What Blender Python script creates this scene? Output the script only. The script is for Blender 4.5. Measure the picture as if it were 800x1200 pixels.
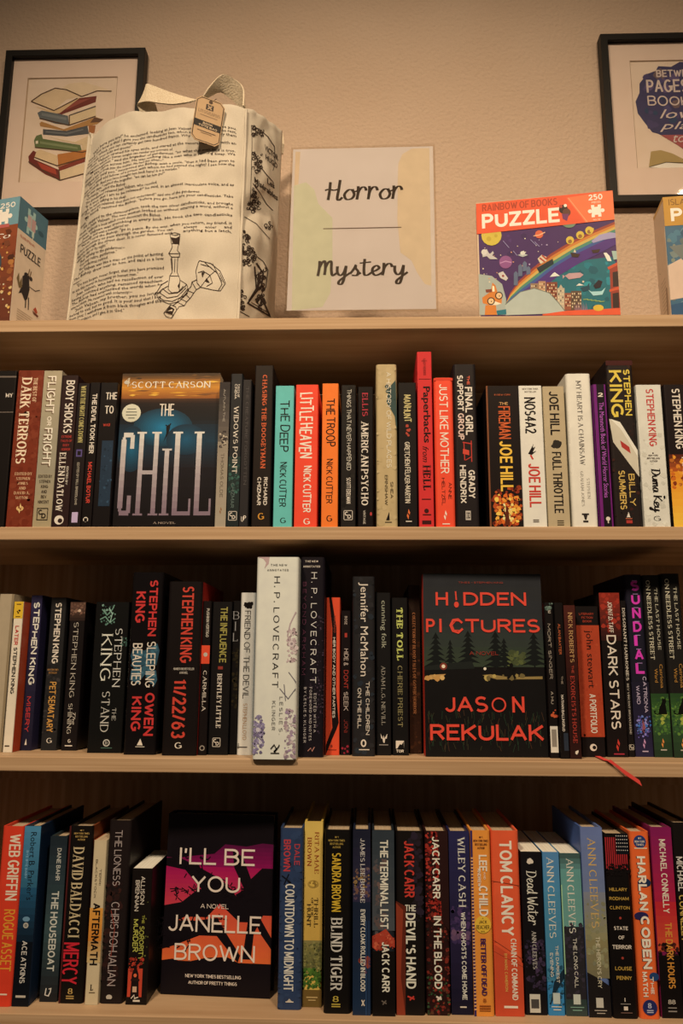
import bpy, math, random
from mathutils import Vector, Matrix
random.seed(7)
for o in list(bpy.data.objects): bpy.data.objects.remove(o)
scn = bpy.context.scene
COL = scn.collection

# ------------------------------------------------------------------ camera
ZB = 1.21                                   # underside of the third shelf
F = 933.0                                   # focal length for an 800 x 1200 picture
CAM = Vector((0.0, -1.0515, ZB + 0.1357))
YAW, PITCH, ROLL = 0.03316, 0.19003, 0.0053
_cy, _sy, _cp, _sp = math.cos(YAW), math.sin(YAW), math.cos(PITCH), math.sin(PITCH)
FW = Vector((-_sy*_cp, _cy*_cp, _sp)); _r0 = Vector((_cy, _sy, 0)); _u0 = _r0.cross(FW)
RT = math.cos(ROLL)*_r0 + math.sin(ROLL)*_u0
UP = -math.sin(ROLL)*_r0 + math.cos(ROLL)*_u0
cd = bpy.data.cameras.new('camera'); cam = bpy.data.objects.new('camera', cd); COL.objects.link(cam)
cam.matrix_world = Matrix(((RT.x, UP.x, -FW.x, CAM.x), (RT.y, UP.y, -FW.y, CAM.y), (RT.z, UP.z, -FW.z, CAM.z), (0, 0, 0, 1)))
cd.sensor_fit = 'VERTICAL'; cd.sensor_height = 36.0; cd.lens = F*36.0/1200.0
cd.clip_start = 0.01
scn.camera = cam

# ------------------------------------------------------------------ light, exposure
scn.view_settings.view_transform = 'Standard'
scn.view_settings.look = 'None'
scn.view_settings.exposure = 0.0
scn.view_settings.gamma = 1.0
scn.view_settings.use_curve_mapping = False
world = bpy.data.worlds.new('room_air'); scn.world = world; world.use_nodes = True
bg = world.node_tree.nodes['Background']; bg.inputs[0].default_value = (1.0, 0.72, 0.46, 1); bg.inputs[1].default_value = 0.08
WARM = (1.0, 0.73, 0.45)
def lamp(name, kind, loc, aim, power, **kw):
    l = bpy.data.lights.new(name, kind); l.energy = power; l.color = WARM
    for k, v in kw.items(): setattr(l, k, v)
    o = bpy.data.objects.new(name, l); COL.objects.link(o); o.location = loc
    o.rotation_euler = (Vector(aim) - Vector(loc)).to_track_quat('-Z', 'Y').to_euler()
    return o
lamp('ceiling_spot', 'SPOT', (-0.62, -1.55, 3.15), (0.0, 0.0, 1.18), 168, spot_size=math.radians(86), spot_blend=1.0, shadow_soft_size=0.12)
lamp('ceiling_spot', 'SPOT', (0.62, -1.55, 3.15), (0.05, 0.0, 1.18), 112, spot_size=math.radians(86), spot_blend=1.0, shadow_soft_size=0.12)
lamp('ceiling_can', 'AREA', (1.08, -0.85, 2.90), (1.0, -0.6, 0.0), 1.6, shape='DISK', size=0.085)

# ------------------------------------------------------------------ pixel helpers
def project(P):
    d = Vector(P) - CAM; w = d.dot(FW)
    return 400 + F*d.dot(RT)/w, 600 - F*d.dot(UP)/w
_O = [(391.8, 383, 382.5), (633, 635, 634), (898, 910, 909.5), (1200, 1215, 1214)]
_M = [(389.3, 385.9, 382.55), (632.7, 632.8, 632.9), (903.6, 907.5, 911.4), (1207, 1211, 1217)]
def _q(t, x):
    a, b, c = t; s = x/400.0
    return a*(s-1)*(s-2)/2 - b*s*(s-2) + c*s*(s-1)/2
def fix(x, y):                               # the photograph's slight lens bow, taken out of a measured height
    o = [_q(t, x) for t in _O]; d = [_q(m, x)-v for m, v in zip(_M, o)]
    if y <= o[0]: return y + d[0]
    for i in range(3):
        if y <= o[i+1]:
            k = (y-o[i])/(o[i+1]-o[i]); return y + d[i]*(1-k) + d[i+1]*k
    return y + d[3]
def ray(x, y):
    y = fix(x, y)
    return FW + RT*((x-400)/F) + UP*((600-y)/F)
def atY(x, y, Y):
    d = ray(x, y); return CAM + d*((Y-CAM.y)/d.y)
def atZ(x, y, Z):
    d = ray(x, y); return CAM + d*((Z-CAM.z)/d.z)
def findX(x, Y, Z):
    a, b = -1.0, 1.0
    for _ in range(60):
        m = (a+b)/2
        if project((m, Y, Z))[0] < x: a = m
        else: b = m
    return (a+b)/2

# ------------------------------------------------------------------ materials
def s2l(c): return c/12.92 if c <= 0.04045 else ((c+0.055)/1.055)**2.4
LT = (0.918, 0.728, 0.49)
def albedo(hx):
    v = [s2l(int(hx[i:i+2], 16)/255.0) for i in (0, 2, 4)]
    if v[2] > max(v[0], v[1]): v[2] -= 0.28*(v[2]-max(v[0], v[1]))
    k = 0.78 if max(v) < 0.012 else 1.0
    return tuple(min(0.92, max(0.0012, k*a/b)) for a, b in zip(v, LT)) + (1,)
MATS = {}
def nodes(name):
    m = bpy.data.materials.new(name); m.use_nodes = True
    nt = m.node_tree; return m, nt, nt.nodes['Principled BSDF']
def ink(hx, rough=0.42):
    key = (hx, rough)
    if key in MATS: return MATS[key]
    m, nt, b = nodes('print_'+hx)
    c = albedo(hx)
    n = nt.nodes.new('ShaderNodeTexNoise'); n.inputs['Scale'].default_value = 60; n.inputs['Detail'].default_value = 3
    tc = nt.nodes.new('ShaderNodeTexCoord'); nt.links.new(tc.outputs['Object'], n.inputs['Vector'])
    mx = nt.nodes.new('ShaderNodeMix'); mx.data_type = 'RGBA'
    mx.inputs['A'].default_value = tuple(x*0.88 for x in c[:3]) + (1,)
    mx.inputs['B'].default_value = tuple(min(0.95, x*1.1) for x in c[:3]) + (1,)
    nt.links.new(n.outputs['Fac'], mx.inputs['Factor']); nt.links.new(mx.outputs['Result'], b.inputs['Base Color'])
    b.inputs['Roughness'].default_value = rough
    b.inputs['Specular IOR Level'].default_value = 0.16
    MATS[key] = m; return m
def lerp(a, b, t):
    return ''.join('%02x' % int(round(int(a[i:i+2], 16)*(1-t) + int(b[i:i+2], 16)*t)) for i in (0, 2, 4))
def noise_mat(name, hx0, hx1, scale, rough, bump=0.0, bscale=None, detail=4, dist=0.002, spec=0.2):
    m, nt, b = nodes(name)
    tc = nt.nodes.new('ShaderNodeTexCoord'); mp = nt.nodes.new('ShaderNodeMapping')
    nt.links.new(tc.outputs['Object'], mp.inputs['Vector'])
    mp.inputs['Scale'].default_value = scale
    n = nt.nodes.new('ShaderNodeTexNoise'); n.inputs['Scale'].default_value = 1.0; n.inputs['Detail'].default_value = detail
    nt.links.new(mp.outputs['Vector'], n.inputs['Vector'])
    r = nt.nodes.new('ShaderNodeValToRGB'); r.color_ramp.elements[0].position = 0.3; r.color_ramp.elements[1].position = 0.7
    r.color_ramp.elements[0].color = albedo(hx0); r.color_ramp.elements[1].color = albedo(hx1)
    nt.links.new(n.outputs['Fac'], r.inputs['Fac']); nt.links.new(r.outputs['Color'], b.inputs['Base Color'])
    b.inputs['Roughness'].default_value = rough; b.inputs['Specular IOR Level'].default_value = spec
    if bump:
        n2 = nt.nodes.new('ShaderNodeTexNoise'); n2.inputs['Scale'].default_value = bscale or 1.0; n2.inputs['Detail'].default_value = 2
        nt.links.new((tc if bscale else mp).outputs['Object' if bscale else 'Vector'], n2.inputs['Vector'])
        bp = nt.nodes.new('ShaderNodeBump'); bp.inputs['Strength'].default_value = bump; bp.inputs['Distance'].default_value = dist
        nt.links.new(n2.outputs['Fac'], bp.inputs['Height']); nt.links.new(bp.outputs['Normal'], b.inputs['Normal'])
    return m
M_WALL = noise_mat('wall_paint', 'bf9a75', 'c6a27d', (3, 3, 3), 0.85, 0.75, 150, dist=0.003)
M_OAK = noise_mat('oak_laminate', 'a57c52', 'c0976a', (3.0, 40, 260), 0.55, 0.08)
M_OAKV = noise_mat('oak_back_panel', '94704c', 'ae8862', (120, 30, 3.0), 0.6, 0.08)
M_PAGE = noise_mat('book_pages', 'ab8a62', 'bd9f76', (900, 3, 3), 0.85)
M_PAGEW = noise_mat('book_pages_white', 'd8c3a0', 'e6d5b6', (900, 3, 3), 0.85)
M_CANVAS = noise_mat('tote_canvas', 'bfa885', 'c8b18f', (900, 900, 900), 0.95, 0.4, 900, dist=0.0006)
M_WEB = noise_mat('cotton_webbing', 'c9a97c', 'dcc096', (500, 500, 500), 0.95, 0.9, 420, dist=0.0012)
M_FRAME = noise_mat('black_frame_wood', '0d0907', '130d0a', (300, 20, 20), 0.45)
M_MAT = noise_mat('picture_mat_board', 'd7b28f', 'dab693', (40, 40, 40), 0.9)
M_PAPER = noise_mat('art_paper', 'd6b38d', 'dcba95', (30, 30, 30), 0.9)
M_CARD = noise_mat('sign_card', 'bea995', 'c2ad99', (20, 20, 20), 0.8)
M_FLOOR = noise_mat('floor_carpet', '41352a', '4c4034', (80, 80, 80), 0.95)
def clear(name, tint=(1, 1, 1, 1), ior=1.45):
    m = bpy.data.materials.new(name); m.use_nodes = True; nt = m.node_tree; nt.nodes.clear()
    out = nt.nodes.new('ShaderNodeOutputMaterial'); mix = nt.nodes.new('ShaderNodeMixShader')
    tr = nt.nodes.new('ShaderNodeBsdfTransparent'); tr.inputs[0].default_value = tint
    gl = nt.nodes.new('ShaderNodeBsdfGlossy'); gl.inputs['Roughness'].default_value = 0.03
    lw = nt.nodes.new('ShaderNodeLayerWeight'); lw.inputs['Blend'].default_value = 0.5
    pw = nt.nodes.new('ShaderNodeMath'); pw.operation = 'POWER'; pw.inputs[1].default_value = 5.0
    ml = nt.nodes.new('ShaderNodeMath'); ml.operation = 'MULTIPLY_ADD'; ml.inputs[1].default_value = 0.9; ml.inputs[2].default_value = 0.025
    nt.links.new(lw.outputs['Facing'], pw.inputs[0]); nt.links.new(pw.outputs[0], ml.inputs[0])
    nt.links.new(ml.outputs[0], mix.inputs[0]); nt.links.new(tr.outputs[0], mix.inputs[1]); nt.links.new(gl.outputs[0], mix.inputs[2])
    nt.links.new(mix.outputs[0], out.inputs[0]); return m
M_GLASS = clear('picture_glass'); M_ACRYL = clear('clear_acrylic', (0.97, 0.96, 0.94, 1))

# ------------------------------------------------------------------ mesh builder
class MB:
    def __init__(s): s.v = []; s.f = []; s.m = []; s.mats = []
    def mi(s, m):
        if m not in s.mats: s.mats.append(m)
        return s.mats.index(m)
    def add(s, vs, fs, m):
        k = len(s.v); i = s.mi(m)
        s.v += [tuple(p) for p in vs]
        for f in fs: s.f.append(tuple(k+j for j in f)); s.m.append(i)
    def box(s, a, b, m):
        (x0, y0, z0), (x1, y1, z1) = a, b
        s.add([(x0, y0, z0), (x1, y0, z0), (x1, y1, z0), (x0, y1, z0), (x0, y0, z1), (x1, y0, z1), (x1, y1, z1), (x0, y1, z1)],
              [(0, 3, 2, 1), (4, 5, 6, 7), (0, 1, 5, 4), (1, 2, 6, 5), (2, 3, 7, 6), (3, 0, 4, 7)], m)
    def build(s, name, parent=None, smooth=False, bevel=0):
        me = bpy.data.meshes.new(name); me.from_pydata(s.v, [], s.f)
        for m in s.mats: me.materials.append(m)
        me.polygons.foreach_set('material_index', s.m)
        if smooth: me.polygons.foreach_set('use_smooth', [True]*len(s.f))
        me.update()
        o = bpy.data.objects.new(name, me); COL.objects.link(o)
        if parent: o.parent = parent
        if bevel:
            md = o.modifiers.new('edge', 'BEVEL'); md.width = bevel; md.segments = 2; md.limit_method = 'ANGLE'
        return o
def empty(name, label=None, cat=None, group=None, loc=(0, 0, 0), kind=None):
    o = bpy.data.objects.new(name, None); COL.objects.link(o); o.location = loc; o.empty_display_size = 0.02
    return tag(o, label, cat, group, kind)
def tag(o, label=None, cat=None, group=None, kind=None):
    if label: o['label'] = label
    if cat: o['category'] = cat
    if group: o['group'] = group
    if kind: o['kind'] = kind
    return o

# ------------------------------------------------------------------ lettering: a stroke alphabet
def arc(cx, cy, rx, ry, a0, a1, n=7):
    return [(cx+rx*math.cos(math.radians(a0+(a1-a0)*i/n)), cy+ry*math.sin(math.radians(a0+(a1-a0)*i/n))) for i in range(n+1)]
GL = {
 'A': (.84, [[(0, 0), (.5, 1)], [(.5, 1), (1, 0)], [(.17, .32), (.83, .32)]]),
 'B': (.72, [[(0, 0), (0, 1)], [(0, 1), (.55, 1)]+arc(.55, .76, .38, .24, 90, -90)+[(0, .52)], [(.5, .52)]+arc(.6, .26, .4, .26, 90, -90)+[(0, 0)]]),
 'C': (.8, [arc(.52, .5, .52, .5, 48, 312, 14)]),
 'D': (.8, [[(0, 0), (0, 1)], [(0, 1), (.4, 1)]+arc(.4, .5, .6, .5, 90, -90, 10)+[(0, 0)]]),
 'E': (.62, [[(0, 0), (0, 1)], [(0, 1), (1, 1)], [(0, .52), (.85, .52)], [(0, 0), (1, 0)]]),
 'F': (.6, [[(0, 0), (0, 1)], [(0, 1), (1, 1)], [(0, .5), (.85, .5)]]),
 'G': (.82, [arc(.52, .5, .52, .5, 48, 330, 14), [(.6, .45), (1, .45), (1, .1)]]),
 'H': (.8, [[(0, 0), (0, 1)], [(1, 0), (1, 1)], [(0, .52), (1, .52)]]),
 'I': (.04, [[(.5, 0), (.5, 1)]]),
 'J': (.5, [[(1, 1), (1, .28)]+arc(.5, .28, .5, .28, 0, -165, 8)]),
 'K': (.76, [[(0, 0), (0, 1)], [(1, 1), (0, .4)], [(.32, .6), (1, 0)]]),
 'L': (.58, [[(0, 1), (0, 0)], [(0, 0), (1, 0)]]),
 'M': (.95, [[(0, 0), (0, 1)], [(0, 1), (.5, .15)], [(.5, .15), (1, 1)], [(1, 1), (1, 0)]]),
 'N': (.82, [[(0, 0), (0, 1)], [(0, 1), (1, 0)], [(1, 0), (1, 1)]]),
 'O': (.88, [arc(.5, .5, .5, .5, 90, 450, 22)]),
 'P': (.68, [[(0, 0), (0, 1)], [(0, 1), (.55, 1)]+arc(.55, .73, .45, .27, 90, -90)+[(0, .46)]]),
 'Q': (.88, [arc(.5, .5, .5, .5, 90, 450, 20), [(.6, .3), (1, -.05)]]),
 'R': (.72, [[(0, 0), (0, 1)], [(0, 1), (.55, 1)]+arc(.55, .75, .43, .25, 90, -90)+[(0, .5)], [(.5, .5), (1, 0)]]),
 'S': (.66, [arc(.5, .745, .46, .255, 35, 270, 9)[:-1]+arc(.5, .255, .5, .255, 90, -145, 10)]),
 'T': (.74, [[(.5, 0), (.5, 1)], [(0, 1), (1, 1)]]),
 'U': (.78, [[(0, 1), (0, .35)]+arc(.5, .35, .5, .35, 180, 360, 10)+[(1, 1)]]),
 'V': (.82, [[(0, 1), (.5, 0)], [(.5, 0), (1, 1)]]),
 'W': (1.2, [[(0, 1), (.26, 0)], [(.26, 0), (.5, .9)], [(.5, .9), (.74, 0)], [(.74, 0), (1, 1)]]),
 'X': (.78, [[(0, 0), (1, 1)], [(0, 1), (1, 0)]]),
 'Y': (.78, [[(0, 1), (.5, .48)], [(1, 1), (.5, .48)], [(.5, .48), (.5, 0)]]),
 'Z': (.7, [[(0, 1), (1, 1)], [(1, 1), (0, 0)], [(0, 0), (1, 0)]]),
 '0': (.66, [arc(.5, .5, .5, .5, 90, 450, 18)]),
 '1': (.26, [[(1, 0), (1, 1), (0, .78)]]),
 '2': (.62, [arc(.5, .72, .48, .28, 165, -20, 8)+[(0, 0)], [(0, 0), (1, 0)]]),
 '3': (.62, [arc(.48, .75, .44, .25, 150, -90, 8), arc(.48, .26, .5, .26, 90, -150, 9)]),
 '4': (.7, [[(.75, 0), (.75, 1)], [(.75, 1), (0, .28)], [(0, .28), (1, .28)]]),
 '5': (.62, [[(.9, 1), (.15, 1), (.1, .55)], [(.1, .55)]+arc(.48, .32, .5, .32, 110, -150, 10)]),
 '6': (.64, [arc(.5, .31, .5, .31, 90, 450, 14), [(0.02, .35), (.2, .72), (.7, 1)]]),
 '7': (.6, [[(0, 1), (1, 1)], [(1, 1), (.3, 0)]]),
 '8': (.62, [arc(.5, .74, .42, .26, 90, 450, 14), arc(.5, .25, .5, .25, 90, 450, 14)]),
 '9': (.64, [arc(.5, .69, .5, .31, 90, 450, 14), [(.98, .65), (.8, .28), (.3, 0)]]),
 '.': (.04, [[(.5, 0), (.5, .1)]]), ',': (.08, [[(.7, .1), (.2, -.12)]]), "'": (.06, [[(.6, 1), (.3, .74)]]),
 '-': (.35, [[(0, .45), (1, .45)]]), '/': (.42, [[(0, 0), (1, 1)]]), '#': (.6, [[(.2, 0), (.35, 1)], [(.65, 0), (.8, 1)], [(0, .33), (1, .33)], [(0, .67), (1, .67)]]),
 '&': (.75, [arc(.4, .76, .24, .24, -60, 240, 10)+[(1, 0)], arc(.4, .25, .4, .25, 110, 370, 10)]),
}
def stroke(pl, wd, out, closed=False):
    """a polyline as a row of quads, wd gives its width per point"""
    q = [pl[0]]
    for p in pl[1:]:
        if math.dist(p, q[-1]) > 1e-6: q.append(p)
    pl = q; n = len(pl)
    if n < 2: return
    L = []; R = []
    for i in range(n):
        a = pl[i-1] if i > 0 else pl[i]; b = pl[i+1] if i < n-1 else pl[i]
        if i == 0 and math.dist(pl[0], pl[-1]) < 1e-6: a = pl[-2]
        if i == n-1 and math.dist(pl[0], pl[-1]) < 1e-6: b = pl[1]
        dx, dy = b[0]-a[0], b[1]-a[1]; l = math.hypot(dx, dy) or 1
        w = wd(dx/l, dy/l)/2
        if 0 < i < n-1:
            d1 = (pl[i][0]-pl[i-1][0], pl[i][1]-pl[i-1][1]); l1 = math.hypot(*d1) or 1
            c = (d1[0]*dx + d1[1]*dy)/(l1*l); w = w/max(0.5, c)
        L.append((pl[i][0]-dy/l*w, pl[i][1]+dx/l*w)); R.append((pl[i][0]+dy/l*w, pl[i][1]-dx/l*w))
    for i in range(n-1): out.append([R[i], R[i+1], L[i+1], L[i]])
def letters(s, W, H, style='sans', w=0.17):
    """polygons of a line of capitals filling a W x H box"""
    s = ' '.join(s.upper().split()); tr = {'serif': .2, 'wide': .42}.get(style, .12)
    gs = [GL.get(ch) for ch in s]; NW = sum(g[0] for g in gs if g); ng = max(1, sum(1 for g in gs if g)); nsp = s.count(' ')
    if style == 'serif': w *= 1.18
    den = NW + tr*(ng-1) + .34*nsp
    sw = w*H; k = (W-ng*sw)/den
    if ng == 1 and NW < .1: k = H
    elif sw > .26*k: k = W/(den+.26*ng); sw = .26*k
    adv = []; x = sw/2; pen = 0.0
    for ch, g in zip(s, gs):
        if ch == ' ': pen += .34*k; adv.append(None); continue
        if g is None: adv.append(None); continue
        adv.append((pen, g)); pen += g[0]*k + sw + tr*k
    out = []; rng = random.Random(s)
    for a in adv:
        if a is None: continue
        x0, (gw, strokes) = a
        jy = 0; js = 1; sh = 0
        if style == 'hand': jy = rng.uniform(-.06, .06)*H; js = rng.uniform(.9, 1.06); sh = rng.uniform(-.05, .05)
        for st in strokes:
            pl = [(sw/2+x0+p[0]*gw*k + sh*p[1]*H, sw/2+p[1]*(H-sw)*js+jy) for p in st]
            curved = len(st) > 3
            if style == 'serif':
                thin = sw*0.42
                def wd(dx, dy, c=curved):
                    f = abs(dy)
                    if not c and dx*dy > 0 and abs(dx) > .2: f *= 0.25
                    return thin+(sw*1.08-thin)*f
            else:
                wd = lambda dx, dy: sw
            if style != 'serif' and not curved and len(pl) == 2:      # square off butt ends at joints
                dx, dy = pl[1][0]-pl[0][0], pl[1][1]-pl[0][1]; l = math.hypot(dx, dy) or 1
                e = sw/2*(1 if abs(dx) < 1e-6 or abs(dy) < 1e-6 else .35)
                pl = [(pl[0][0]-dx/l*e, pl[0][1]-dy/l*e), (pl[1][0]+dx/l*e, pl[1][1]+dy/l*e)]
            stroke(pl, wd, out)
            if style == 'serif':
                ends = ((st[0], st[1], pl[0]), (st[-1], st[-2], pl[-1]))
                for e0, e1, p in ends:
                    dx, dy = (e0[0]-e1[0])*gw, e0[1]-e1[1]; l = math.hypot(dx, dy) or 1
                    if abs(dy)/l > .75 and (e0[1] < .02 or e0[1] > .98) and not curved:
                        q = sw*.95; t = sw*.32
                        y0 = p[1]-sw/2 if e0[1] < .02 else p[1]+sw/2-t
                        out.append([(p[0]-q, y0), (p[0]+q, y0), (p[0]+q, y0+t), (p[0]-q, y0+t)])
                    elif abs(dx)/l > .9 and not curved and (e0[1] < .02 or e0[1] > .98) and e0[0] in (0, 1, .9) and e0[0] != 0 or (st is strokes[-1] and len(strokes) == 2 and s and e0 == (0, 1) and abs(dx)/l > .9):
                        t = sw*.45; yy = (p[1]-sw*.2, p[1]+.2*H) if e0[1] < .5 else (p[1]-.2*H, p[1]+sw*.2)
                        out.append([(p[0]-t, yy[0]), (p[0]+t*.4, yy[0]), (p[0]+t*.4, yy[1]), (p[0]-t, yy[1])])
    return out
_fc = {}
def bfont(s, off=0.0, shear=0.0, res=2):
    key = (s, off, shear, res)
    if key in _fc: return _fc[key]
    c = bpy.data.curves.new('lettering', 'FONT'); c.body = s; c.offset = off; c.shear = shear; c.resolution_u = res; c.fill_mode = 'FRONT'
    o = bpy.data.objects.new('lettering', c); me = bpy.data.meshes.new_from_object(o)
    vs = [(v.co.x, v.co.y) for v in me.vertices]; fs = [tuple(p.vertices) for p in me.polygons]
    bpy.data.objects.remove(o); bpy.data.curves.remove(c); bpy.data.meshes.remove(me)
    xs = [v[0] for v in vs] or [0]; ys = [v[1] for v in vs] or [0]
    r = (vs, fs, min(xs), max(xs), min(ys), max(ys)); _fc[key] = r; return r
SC = {
 'H': (1.25, [[(.2, 1.75), (.15, .9), (.05, 0)], [(.95, 1.95), (.85, 1), (.75, .15), (.9, -.02), (1.15, .25)], [(-.2, .95), (.1, 1.05), (.5, .95), (.95, 1.1)]]),
 'o': (1.0, [[(.7, .95), (.35, .95), (.05, .5), (.2, .05), (.6, .1), (.8, .5), (.65, .95), (.8, .78), (1.05, .85)]]),
 'r': (.86, [[(.1, 1.3), (.08, .6), (.0, 0)], [(.04, .4), (.16, .85), (.36, 1.16), (.56, 1.2), (.68, 1.02), (.7, .84)]]),
 'M': (1.4, [[(.12, 1.6), (.1, .8), (0, 0)], [(.08, .8), (.3, 1.4), (.5, 1.55), (.55, .8), (.5, .1)], [(.53, .8), (.75, 1.4), (.98, 1.5), (1.0, .6), (1.1, .05), (1.4, .3)]]),
 'y': (1.0, [[(.05, 1.0), (.05, .4), (.25, .05), (.52, .3), (.7, 1.05)], [(.7, 1.05), (.6, 0), (.42, -.8), (.18, -.85), (.2, -.55), (.6, -.1), (1.0, .3)]]),
 's': (.8, [[(0, .2), (.3, .75), (.42, 1.1), (.4, .8), (.6, .4), (.48, .03), (.12, .05)], [(.52, .08), (.8, .3)]]),
 't': (.75, [[(.28, 1.75), (.22, .8), (.26, .1), (.5, .05), (.78, .3)], [(-.1, 1.3), (.75, 1.42)]]),
 'e': (.85, [[(.0, .35), (.35, .5), (.6, .78), (.42, 1.02), (.15, .8), (.1, .35), (.3, .02), (.6, .1), (.88, .35)]]),
 'D': (1.2, [[(.25, 1.7), (.1, 0)], [(-.1, 1.65), (.7, 1.6), (1.0, .9), (.6, .1), (-.1, 0)]]),
 'u': (.95, [[(0, 1), (.05, .3), (.3, .05), (.6, .4), (.7, 1)], [(.7, 1), (.65, .2), (.9, .1)]]),
 'm': (1.15, [[(0, 1), (0, 0)], [(0, .5), (.25, 1), (.4, .8), (.4, 0)], [(.4, .5), (.65, 1), (.85, .8), (.85, .1), (1.1, .1)]]),
 'a': (.95, [[(.7, .9), (.3, 1), (.05, .5), (.2, .05), (.5, .2), (.7, .95), (.68, .2), (.92, .12)]]),
 'K': (1.15, [[(.2, 1.7), (.1, 0)], [(1.0, 1.7), (.2, .8), (.6, .5), (1.2, 0)]]),
 'd': (.95, [[(.65, .9), (.3, 1), (.05, .5), (.2, .05), (.5, .2), (.7, 1.8), (.66, .2), (.9, .1)]]),
 'W': (1.3, [[(0, 1.7), (.2, 0), (.6, 1.2), (.8, 0), (1.2, 1.8)]]),
 'P': (1.0, [[(.25, 1.7), (.1, 0)], [(.0, 1.5), (.6, 1.7), (.85, 1.3), (.5, .9), (.2, .85)]]),
 'l': (.5, [[(0, .3), (.3, 1.2), (.35, 1.8), (.2, 1.6), (.15, .4), (.3, .05), (.5, .2)]]),
 'v': (.8, [[(0, 1), (.25, .05), (.6, .9), (.85, .85)]]),
 'c': (.8, [[(.65, .8), (.4, 1.0), (.1, .6), (.2, .1), (.55, .05), (.8, .3)]]),
}
def smooth(pl, n=5):
    q = [pl[0]]+list(pl)+[pl[-1]]; out = []
    for i in range(1, len(q)-2):
        for k in range(n):
            t = k/n
            out.append(tuple(0.5*((2*q[i][d]) + (-q[i-1][d]+q[i+1][d])*t + (2*q[i-1][d]-5*q[i][d]+4*q[i+1][d]-q[i+2][d])*t*t + (-q[i-1][d]+3*q[i][d]-3*q[i+1][d]+q[i+2][d])*t**3) for d in (0, 1)))
    out.append(pl[-1]); return out
def script(s, W, H, w=.12):
    x = 0; pls = []
    for ch in s:
        if ch == ' ': x += .5; continue
        a, st = SC[ch]
        for pl in st: pls.append(smooth([(x+p[0], p[1]) for p in pl]))
        x += a
    xs = [p[0] for pl in pls for p in pl]; ys = [p[1] for pl in pls for p in pl]
    kx, ky = W/(max(xs)-min(xs)), H/(max(ys)-min(ys)); out = []
    for pl in pls:
        stroke([((p[0]-min(xs))*kx, (p[1]-min(ys))*ky) for p in pl], lambda dx, dy: w*H*(0.55+0.6*abs(dy)), out)
    return out

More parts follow.
